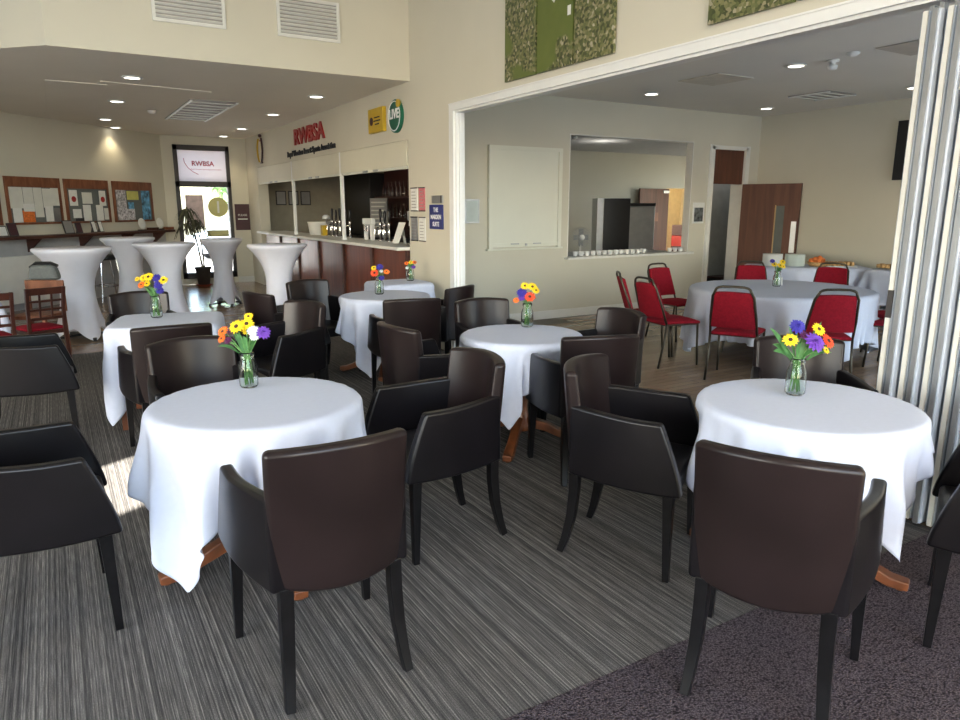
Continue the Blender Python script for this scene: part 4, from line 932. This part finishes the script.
for (cx, cy, R, side, rot, steps, foot, lt, lc) in (
    (.685, 3.05, .445, 1.40, -14, 200, 183, 'round pedestal table under the front left cloth, one brown foot showing', 'white cloth on the front left round table with orange and yellow flowers'),
    (2.72, 1.775, .445, 1.17, -55, 200, -65, 'round pedestal table under the front right cloth, one brown foot showing', 'white cloth on the front right round table beside the partition'),
    (2.615, 3.81, .40, 1.15, 0, 180, -45, 'round pedestal table under the middle cloth', 'white cloth on the middle round table with the red-orange gerbera'),
    (2.68, 6.24, .43, 1.40, 0, 180, -120, 'round pedestal table under the cloth before the bar', 'white cloth on the round table before the bar')):
    fl = .003 if cy < 1.6 else 0
    pedestal_table(cx, cy, R, .75, lt, math.radians(foot), 0)
    P = drape((cx, cy), (side, side), .75, math.radians(rot), in_circle(R), near((cx, cy)), steps)
    cloth_object(P, (cx, cy), lc, 'white square tablecloths')
def leg_table(name, cx, cy, a, b, z, rot, label, cat='table'):
    t = thing(name, label, cat, (cx, cy, 0), rot)
    MB().bb(-a+.022, a-.022, -b+.022, b-.022, z-.04, z-.012).build('tabletop', 'foot_wood', t, bevel=.004)
    for sx in (-1, 1):
        for sy in (-1, 1): MB().beam((sx*(a-.07), sy*(b-.07), z-.04), (sx*(a-.07), sy*(b-.07), 0), .04, .04).build('leg', 'foot_wood', t)
for (cx, cy, a, b, z, rd, sx, sy, lt, lc, steps) in (
    (.67, 5.70, .375, .36, .75, -14, 1.46, 1.40, 'square table under a white cloth, left of centre', 'white cloth on the square table left of centre', 180),
    (3.22, 7.10, .30, .28, .77, 0, 1.15, 1.1, 'small table in the corner below the blue sign', 'white cloth on the small corner table below the blue sign', 150),
    (-1.46, 8.75, .85, .38, .75, 10, 2.5, 1.5, 'long table at the left edge behind the lattice chairs', 'white cloth on the long table at the left edge', 130),
    (9.22, 6.25, .80, .36, .75, -40, 2.4, 1.6, 'buffet table along the function room wall, left part', 'white cloth on the buffet table, left part under the plates', 130)):
    rr = math.radians(rd)
    leg_table('square_table' if a < .5 else 'long_table', cx, cy, a, b, z, rr, lt)
    P = drape((cx, cy), (sx, sy), z, rr, in_rect(a, b, rr), near((cx, cy), 1.1) if a < .5 else [], steps, n=52)
    cloth_object(P, (cx, cy), lc, 'white square tablecloths')
# large round table
t = thing('banquet_table', 'large round banquet table under the white cloth, among red chairs', 'table', (T7[0], T7[1], 0))
MB().lathe([(.90, .685), (.90, .716)], seg=64).build('tabletop', 'foot_wood', t)
for k in range(4):
    a = PI/4+k*PI/2; MB().tube([(.45*math.cos(a), .45*math.sin(a), .69), (.55*math.cos(a), .55*math.sin(a), 0)], .015).build('leg', 'bronze_metal', t)
P = drape(T7, (2.70, 2.70), .73, .2, in_circle(.925), [], 150, n=76, circle=True)
cloth_object(P, T7, 'white round cloth on the large table with red chairs')

# ================================================================ FLOWERS
def jar(x, y, z, lab):
    t = thing('glass_jar', lab, 'vase', (x, y, z), 0, 'glass jars of flowers')
    prof = [(.001, .002), (.036, .002), (.043, .012), (.044, .06), (.042, .105), (.032, .13), (.030, .145), (.034, .15), (.034, .165), (.031, .168), (.029, .16), (.027, .145), (.029, .13), (.038, .104), (.040, .06), (.039, .014), (.033, .008), (.001, .008)]
    MB().lathe(prof, seg=28, cap=False).build('jar', 'jar_glass', t, smooth=True)
    return t
def flower_head(s, eye, c, n_, r, kind):
    """petals into s, centre into eye"""
    n_ = Vector(n_).normalized(); u = n_.orthogonal().normalized(); v = n_.cross(u); c = Vector(c)
    if kind == 'pom':
        layers = [(1., .0, 13), (.82, .25, 12), (.6, .45, 10), (.38, .6, 7), (.18, .68, 4)]
    elif kind == 'tulip': layers = [(.75, .9, 6), (.6, 1.0, 5)]
    else: layers = [(1., .06, 14), (.78, .18, 12)]
    for li, (rr, up, n) in enumerate(layers):
        for k in range(n):
            a = 2*PI*(k+.5*li)/n+random.uniform(-.08, .08); d = u*math.cos(a)+v*math.sin(a); t = n_.cross(d)
            w = rr*r*(PI/n)*1.05; L = rr*r*random.uniform(.9, 1.05)
            p0 = c+n_*(up*.3*r); p1 = c+d*L*.55+n_*(up*r*.75+.06*r); p2 = c+d*L+n_*(up*r*.8-.05*r)
            a0, a1 = s.bm.verts.new(p0-t*w*.3), s.bm.verts.new(p0+t*w*.3); b0, b1 = s.bm.verts.new(p1-t*w), s.bm.verts.new(p1+t*w)
            bm_ = s.bm.verts.new(p1+n_*(-.06*r)); e = s.bm.verts.new(p2); 
            s.bm.faces.new((a0, a1, b1, bm_)); s.bm.faces.new((a0, bm_, b0)); s.bm.faces.new((b0, bm_, e)); s.bm.faces.new((bm_, b1, e))
    if eye is not None:
        q = bmesh.ops.create_uvsphere(eye.bm, u_segments=10, v_segments=6, radius=r*.26)
        rot = n_.to_track_quat('Z', 'Y').to_matrix().to_4x4()
        bmesh.ops.transform(eye.bm, matrix=Matrix.Translation(c+n_*r*.12) @ rot @ Matrix.Diagonal((1, 1, .5, 1)), verts=q['verts'])
def bouquet(x, y, z, s_, lab, fl, leaves, seed=1):
    """fl: (right, up, toward, radius, petals, kind) offsets in units of s_"""
    rnd = random.Random(seed)
    t = thing('flower_bouquet', lab, 'flowers', (x, y, z+.004), 0)
    R_ = Vector((.857, -.515, 0)); T_ = Vector((-.515, -.857, 0))
    st = MB()
    for (dx, dz, dt, r, m_, kind) in fl:
        c = R_*(dx*s_)+T_*(dt*s_)+Vector((0, 0, dz*s_))
        n_ = (T_*.75+R_*(dx*.018)+Vector((0, 0, .62)))
        f_ = MB(); e_ = MB() if kind == 'daisy' else None
        flower_head(f_, e_, c, n_, r*s_*1.15, kind)
        fo_ = f_.build('flower', m_, t)
        if e_: e_.build('flower_centre', 'flower_eye', fo_, smooth=True)
        b_ = Vector((rnd.uniform(-.022, .022), rnd.uniform(-.022, .022), .012)); nk = Vector((rnd.uniform(-.014, .014), rnd.uniform(-.014, .014), .15))
        st.tube([b_, b_.lerp(nk, .6)+Vector((rnd.uniform(-.004, .004), 0, 0)), nk, nk.lerp(c, .5)+Vector((0, 0, .012)), c-n_.normalized()*.004], .0022, 5)
    for k in range(7):
        b_ = Vector((rnd.uniform(-.026, .026), rnd.uniform(-.026, .026), .012)); nk = Vector((rnd.uniform(-.018, .018), rnd.uniform(-.018, .018), .15)); e = nk*1.0+Vector((rnd.uniform(-.05, .05), rnd.uniform(-.05, .05), rnd.uniform(.04, .09)))
        st.tube([b_, nk, e], .002, 5)
    st.build('stems', 'stem_green', t, smooth=True)
    lf = MB()
    for (dx, dz, ln, wd) in leaves:
        tip = R_*(dx*s_)+T_*rnd.uniform(-.02, .04)+Vector((0, 0, dz*s_)); base = Vector((0, 0, .155))+R_*(dx*s_*.25)
        d = tip-base; sd = d.cross(Vector((0, 0, 1))+T_*.6).normalized()*wd*s_; prev = None
        for q in range(6):
            u_ = q/5; p_ = base+d*u_+Vector((0, 0, .018*math.sin(u_*PI))); w = sd*math.sin(min(1, u_*.93+.07)*PI)**.8
            cc = (lf.bm.verts.new(p_-w), lf.bm.verts.new(p_+w))
            if prev: lf.bm.faces.new((prev[0], prev[1], cc[1], cc[0]))
            prev = cc
    lf.build('leaves', 'leaf_green', t)
    return t
def leaves_auto(n, seed, sp=14, top=58, low=48, wd=2.2):
    rnd = random.Random(seed); return [(rnd.uniform(-sp, sp), rnd.uniform(low, top), 0, wd*rnd.uniform(.7, 1.2)) for k in range(n)]
Y_, O_, R2, P_, V_, W_, K_ = 'petal_yellow', 'petal_orange', 'petal_red', 'petal_purple', 'petal_violet', 'petal_white', 'petal_dark'
zc = .7565
spots = [
 (.71, 3.28, zc, .0046, 'front left round table', 'orange, yellow, white and purple flowers in the front left jar',
  [(-21, 57, 4, 6, O_, 'daisy'), (-22, 50, 6, 4.5, O_, 'daisy'), (-7, 62, 4, 7.5, Y_, 'daisy'), (2, 64, 0, 7, Y_, 'daisy'), (3, 71, -4, 4.5, Y_, 'daisy'), (9, 58, 4, 6, W_, 'pom'), (10, 52, 4, 4.5, W_, 'pom'), (19, 56, 3, 7, P_, 'pom'), (-15, 49, 8, 4, K_, 'pom'), (-13, 58, 3, 4, K_, 'pom'), (0, 56, -6, 5, Y_, 'daisy')],
  leaves_auto(16, 3, 15, 56, 44, 1.6)+[(-28, 42, 0, 2)]),
 (2.78, 1.88, zc, .0043, 'front right round table', 'purple, yellow and orange flowers with broad leaves in the front right jar',
  [(-4, 71, 0, 8, V_, 'pom'), (-12, 58, 5, 7.5, Y_, 'daisy'), (12, 56, 8, 10.5, P_, 'pom'), (28, 56, 2, 8, R2, 'daisy'), (18, 68, 0, 7.5, Y_, 'daisy'), (24, 48, 8, 4, Y_, 'daisy'), (4, 62, 0, 5, K_, 'pom')],
  [(-32, 70, 0, 4), (-26, 52, 0, 5), (-28, 46, 0, 4.5), (-18, 44, 0, 4), (38, 50, 0, 3), (34, 44, 0, 2.5), (-14, 72, 0, 2.2), (22, 76, 0, 2), (6, 60, 0, 4), (-4, 56, 0, 4), (2, 50, 0, 4), (12, 46, 0, 3)]),
 (2.79, 4.0, zc, .0066, 'middle round table', 'red-orange gerbera with violet and yellow flowers in the middle table jar',
  [(2, 32, 5, 6, R2, 'daisy'), (-6, 36, 2, 5.5, V_, 'pom'), (-6, 31, 3, 4, P_, 'pom'), (-12, 28, 2, 3.5, O_, 'daisy'), (-3, 43, 0, 4.5, Y_, 'daisy'), (5, 42, 0, 5, Y_, 'daisy'), (9, 38, -2, 4, Y_, 'daisy')], leaves_auto(8, 5, 9, 32, 28, 1.3)),
 (.61, 5.80, zc, .0085, 'square table', 'yellow flowers and a violet spike in the jar on the square table',
  [(-8, 35, 0, 4, Y_, 'daisy'), (-3, 36, 2, 4.5, Y_, 'daisy'), (-10, 29, 2, 3.5, O_, 'daisy'), (-14, 34, 0, 2.5, Y_, 'daisy'), (3, 35, 0, 4, V_, 'pom'), (5, 29, 2, 4.2, V_, 'pom'), (6, 24, 2, 3.5, V_, 'pom'), (9, 33, 0, 4, Y_, 'daisy'), (-5, 30, 2, 3, Y_, 'daisy')], leaves_auto(10, 6, 10, 28, 24, 1.2)),
 (2.64, 6.28, zc, .0092, 'round table before the bar', 'red and violet flowers in the jar on the round table before the bar',
  [(-4, 22, 3, 4.5, R2, 'daisy'), (-5, 27, 0, 3, Y_, 'daisy'), (1, 28, 0, 4, V_, 'pom'), (3, 17, 2, 3.2, V_, 'pom'), (8, 23, 0, 3.2, O_, 'daisy'), (3, 24, 3, 2, W_, 'pom')], leaves_auto(8, 8, 6, 24, 20, 1.)),
 (3.36, 7.10, .7765, .0100, 'small corner table', 'mixed orange and green flowers in the jar on the small corner table',
  [(-4, 19, 0, 2.5, O_, 'daisy'), (1, 20, 0, 2.5, Y_, 'daisy'), (5, 20, 0, 2.5, O_, 'daisy'), (4, 15, 2, 2.5, P_, 'pom'), (-3, 14, 2, 2, W_, 'pom')], leaves_auto(14, 9, 6, 20, 16, 1.3)),
 (6.68, 4.86, .7365, .0112, 'large round table', 'yellow flowers in the jar on the large round table',
  [(-4, 21, 0, 3, Y_, 'daisy'), (1, 20, 2, 2.8, Y_, 'daisy'), (4, 23, 0, 3, Y_, 'daisy'), (4, 19, 2, 2.2, Y_, 'daisy'), (-6, 24, 0, 2.5, V_, 'pom')], leaves_auto(8, 10, 5, 20, 16, 1.))]
for i, (x, y, z, s_, lt, lb, fl, lv) in enumerate(spots):
    jar(x, y, z, 'glass jar of flower stems on the '+lt); bouquet(x, y, z, s_, lb, fl, lv, i+2)
t = thing('place_card', 'small white folded card beside the flowers on the large table', 'card', (6.80, 4.92, .7365), math.radians(-31))
MB().box((0, .01, .045), (.07, .003, .09), rx=math.radians(12)).box((0, -.01, .045), (.07, .003, .09), rx=math.radians(-12)).build('card', 'paper', t)

# ================================================================ FUNCTION ROOM FURNISHINGS
# closed roller hatch
t = thing('roller_hatch', 'closed cream roller shutter over the serving hatch in the wall', 'roller shutter', (5.58, HX, 1.03))
MB().bb(-.54, .54, -.03, -.002, .07, 1.29).build('curtain', 'shutter_white', t)
MB().bb(-.60, -.54, -.05, -.001, 0, 1.34).bb(.54, .60, -.05, -.001, 0, 1.34).bb(-.54, .54, -.05, -.001, 1.29, 1.34).build('guide_rail', 'shutter_white', t)
MB().bb(-.58, .58, -.045, -.002, .015, .07).build('bottom_rail', 'shutter_white', t, bevel=.004)
MB().bb(-.25, -.12, -.055, -.045, .05, .065).bb(.12, .25, -.055, -.045, .05, .065).bb(-.015, .015, -.055, -.045, .03, .06).build('latch', 'steel', t)
MB().bb(-.63, .63, -.06, -.001, -.025, 0).build('sill', 'shutter_white', t, bevel=.004)
t = thing('framed_notice', 'pale framed notice between the opening jamb and the roller hatch', 'notice', (4.74, HX, 1.37))
MB().bb(-.11, .11, -.015, 0, 0, .31).build('frame', 'steel', t, bevel=.003); MB().bb(-.09, .09, -.018, -.015, .02, .29).build('sheet', mat('pale_sheet', (.48, .54, .52), .4), t)
t = thing('framed_picture', 'small black and white picture right of the open serving hatch', 'picture', (8.98, HX, 1.32))
MB().bb(-.13, .13, -.012, 0, 0, .33).build('mount', 'paper', t, bevel=.002); MB().bb(-.10, .10, -.015, -.012, .03, .25).build('print', mat('bw_print', (.09, .10, .10), .4, var=1., scale=16), t)
# cups on the ledge
def cup(x, y, z, lab, group, m='white_gloss'):
    t = thing('coffee_cup', lab, 'cup', (x, y, z), random.random()*6, group)
    MB().lathe([(.001, .001), (.025, .001), (.034, .03), (.041, .07), (.038, .07), (.030, .03), (.022, .008), (.001, .008)], seg=18, cap=False).build('bowl', m, t, smooth=True)
    MB().tube([(.036+.022*math.sin(a), 0, .038+.02*math.cos(a)) for a in np.linspace(.1, PI-.1, 8)], .004, 6).build('handle', m, t, smooth=True)
ORD = ['first', 'second', 'third', 'fourth', 'fifth', 'sixth', 'seventh', 'eighth', 'ninth', 'tenth', 'eleventh', 'twelfth', 'thirteenth']
for k in range(13): cup(6.50+k*.112, HX+.02, .876, 'white cup on the serving hatch ledge, %s from the left of the long row' % ORD[k], 'row of cups on the hatch ledge')
for k in range(3): cup(8.42+k*.12, HX+.03, .876, 'white cup at the right end of the hatch ledge, %s of the separate three' % ('left', 'middle', 'right')[k], 'cups at the ledge end')
# kitchen
t = thing('worktop', 'steel kitchen worktop behind the serving hatch', 'worktop', (7.4, 8.75, 0))
MB().bb(-1.05, 1.3, -.3, .3, .83, .87).build('top', 'steel', t, bevel=.004); MB().bb(-1.0, 1.25, -.26, .26, .1, .83).build('body', 'steel', t, bevel=.004)
for xx in (-.95, 1.2):
    for yy in (-.22, .22): MB().bb(xx-.02, xx+.02, yy-.02, yy+.02, 0, .1).build('leg', 'steel', t)
t = thing('desk_fan', 'grey desk fan standing at the left of the serving hatch', 'fan', (6.98, 8.6, .871), math.radians(-8))
MB().lathe([(.10, 0), (.10, .015), (.03, .025), (.015, .03), (.015, .14)], seg=20).build('base', 'white_satin', t, smooth=True)
s = MB()
for k in range(24):
    a = 2*PI*k/24; s.tube([(.03*math.cos(a), -.055, .25+.03*math.sin(a)), (.12*math.cos(a), -.06, .25+.12*math.sin(a)), (.165*math.cos(a), -.02, .25+.165*math.sin(a)), (.12*math.cos(a), .03, .25+.12*math.sin(a))], .0022, 4)
for r in (.06, .10, .14): s.tube([(r*math.cos(a), -.06, .25+r*math.sin(a)) for a in [2*PI*k/28 for k in range(28)]], .002, 4, True)
s.build('guard', 'steel', t)
s = MB()
for k in range(4):
    a = 2*PI*k/4; s.box((.08*math.cos(a), -.01, .25+.08*math.sin(a)), (.10, .008, .08), ry=-a, rx=.0)
s.build('blades', mat('blade_grey', (.3, .31, .31), .4), t)
MB().lathe([(.04, 0), (.045, .03), (.03, .05)], seg=18).build('hub', 'white_gloss', t, loc=(0, -.02, .25), rot=(PI/2, 0, 0), smooth=True)
t = thing('fridge', 'tall black fronted fridge in the kitchen', 'fridge', (10.14, 11.52, 0), math.radians(-31))
MB().bb(-.34, .34, -.3, .34, .05, 1.76).build('body', 'steel', t, bevel=.01)
MB().bb(-.20, .34, -.34, -.3, .08, 1.75).build('door', 'black_plastic', t, bevel=.006); MB().bb(-.34, .34, -.25, .3, 0, .05).build('plinth', 'black_plastic', t)
t = thing('fridge', 'shorter steel fridge beside the black fridge in the kitchen', 'fridge', (10.71, 11.28, 0), math.radians(-31))
MB().bb(-.27, .27, -.27, .34, .05, 1.60).build('body', 'steel', t, bevel=.01); MB().bb(-.27, .27, -.30, -.27, .08, 1.58).build('door', 'steel', t, bevel=.006)
MB().bb(-.28, .28, -.31, .35, 1.60, 1.66).build('top', 'black_plastic', t, bevel=.004); MB().bb(-.27, .27, -.25, .3, 0, .05).build('plinth', 'black_plastic', t)
t = thing('kitchen_door', 'open brown wooden door in the kitchen leading to the lit store', 'door', (12.72, 12.40, 0), math.radians(184))
MB().bb(0, 1.0, -.045, 0, .01, 2.0).build('panel', 'door_wood', t, bevel=.003)
MB().bb(.35, .5, .0, .006, 1.25, 1.45).build('sign', 'board_wood', t); MB().bb(.78, .84, 0, .012, .9, 1.2).build('push_plate', 'steel', t); MB().bb(.02, .22, 0, .03, 1.90, 1.96).build('closer', 'steel', t)
for k, (z, lab) in enumerate(((.0, 'lowest'), (.28, 'second'), (.56, 'third'), (.84, 'highest'))):
    t = thing('stacked_crate', 'dark red crate in the lit store beyond the kitchen, %s of the stack' % lab, 'crate', (14.6, 13.5, z), .1, 'crates in the store')
    MB().bb(-.4, .4, -.2, .2, 0, .275).build('box', 'maroon' if k % 2 else 'sign_red', t, bevel=.01)
    MB().bb(-.1, .1, -.206, -.2, .16, .22).build('hand_hole', 'black_plastic', t)
light('store_lamp', 'POINT', (13.9, 13.2, 2.5), (0, 0, 0), 45, (1, .88, .66), shadow_soft_size=.15)
light('kitchen_lamp', 'POINT', (9.0, 10.5, 2.6), (0, 0, 0), 16, (1, .95, .85), shadow_soft_size=.3)
light('corridor_lamp', 'POINT', (10.9, 8.85, 2.4), (0, 0, 0), 4, (1, .98, .95), shadow_soft_size=.2)
t = thing('ceiling_lamp', 'small white lamp on the kitchen ceiling', 'ceiling light', (7.6, 9.6, 2.78))
MB().lathe([(.05, 0), (.05, -.02), (.02, -.03), (.04, -.05), (.045, -.09), (.02, -.11)], seg=16).build('body', 'white_gloss', t, smooth=True)
for xx, lab in ((10.35, 'dark storage box on the floor inside the doorway, left one'), (10.8, 'dark storage box on the floor inside the doorway, right one')):
    t = thing('storage_box', lab, 'box', (xx, 8.72, 0), .1)
    MB().bb(-.2, .2, -.15, .15, 0, .32).build('box', 'black_plastic' if xx < 10.5 else 'maroon', t, bevel=.01); MB().bb(-.21, .21, -.16, .16, .32, .35).build('lid', 'shelf_wood', t, bevel=.005)
t = thing('television', 'black wall television seen edge-on beside the partition', 'television', (10.36, 5.1, 1.95), WX)
MB().bb(-.66, .66, -.11, -.05, 0, .80).build('screen', 'black_plastic', t, bevel=.006); MB().bb(-.2, .2, -.05, -.001, .2, .6).build('wall_mount', 'dark_frame', t)
# right part of the buffet
leg_table('long_table', 9.75, 4.75, .75, .36, .75, math.radians(-90), 'buffet table along the function room wall, right part under the food')
P = drape((9.75, 4.75), (2.3, 1.6), .75, math.radians(-90), in_rect(.75, .36, math.radians(-90)), [], 130, n=52)
cloth_object(P, (9.75, 4.75), 'white cloth on the buffet table, right part behind the red chairs', 'white square tablecloths')
def plates(x, y, h, lab, m='white_gloss'):
    t = thing('plate_stack', lab, 'plates', (x, y, .756), 0)
    prof = []
    n = int(h/.012)
    for k in range(n): prof += [(.13, k*.012), (.138, k*.012+.008)]
    MB().lathe(prof, seg=28).build('plates', m, t)
plates(8.86, 6.55, .17, 'tall stack of white plates at the left end of the buffet'); plates(9.06, 6.33, .17, 'second stack of pale plates on the buffet next to the orange food', mat('pale_green', (.60, .66, .62), .4))
t = thing('bread_basket', 'heap of orange snacks in a basket on the buffet', 'basket', (9.28, 6.12, .756))
MB().lathe([(.10, 0), (.14, .06), (.13, .06), (.09, .01)], seg=24).build('basket', 'bread', t, smooth=True)
s = MB(); rnd = random.Random(2)
for k in range(26):
    a = rnd.random()*6.28; r = rnd.random()*.09; q = bmesh.ops.create_uvsphere(s.bm, u_segments=8, v_segments=6, radius=.032); bmesh.ops.transform(s.bm, matrix=Matrix.Translation((r*math.cos(a), r*math.sin(a), .07+.07*(1-r/.1)*rnd.random())), verts=q['verts'])
o = s.build('snacks', 'orange_food', t, smooth=True)
def platter(x, y, lab, rz, seed):
    rnd = random.Random(seed); t = thing('food_platter', lab, 'platter', (x, y, .756), rz, 'platters of sandwiches')
    MB().bb(-.2, .2, -.13, .13, .0, .012).build('tray', 'steel', t, bevel=.004)
    s = MB()
    for k in range(12): s.box((-.15+.06*(k % 6)+rnd.uniform(-.01, .01), -.06+.11*(k//6), .042+rnd.uniform(0, .004)), (.045, .07, .05), rz=rnd.uniform(-.4, .4), rx=rnd.uniform(-.06, .06))
    s.build('sandwiches', 'bread', t, bevel=.004)
platter(9.48, 5.92, 'platter of sandwiches next to the orange snacks', -.7, 1)
platter(9.62, 5.25, 'platter of sandwiches in the middle of the buffet', -1.4, 2)
platter(9.65, 4.80, 'platter of sandwiches toward the partition', -1.6, 3)
platter(9.70, 4.32, 'platter of sandwiches at the right end, by the partition', -1.5, 4)

# ================================================================ FOLDING PARTITION
t = thing('folding_partition', 'stack of folded white partition leaves at the right edge of the opening', 'partition', (W1, 1.98, 0))
for k in range(10):
    y = -.055*k; dx = (-.012 if k % 2 else .012)
    lf = MB().bb(-.06+dx, .80+dx, y-.046, y-.004, .02, 2.47).build('leaf', 'partition_white', t, bevel=.006)
    MB().bb(-.068+dx, -.06+dx, y-.036, y-.014, .02, 2.47).build('edge_profile', 'steel' if k % 2 else 'white_satin', lf)
    MB().bb(-.02+dx, .02+dx, y-.035, y-.015, 2.47, 2.50).build('hanger', 'steel', lf)
MB().bb(-.058, -.042, -.038, -.012, 1.03, 1.17).build('latch', 'dark_frame', t)
for k in (4, 8):
    for z in (2.1, .4): MB().lathe([(.008, 0), (.008, .10)], seg=10).build('hinge', 'white_satin', t, loc=(-.052, -.055*k, z), smooth=True)
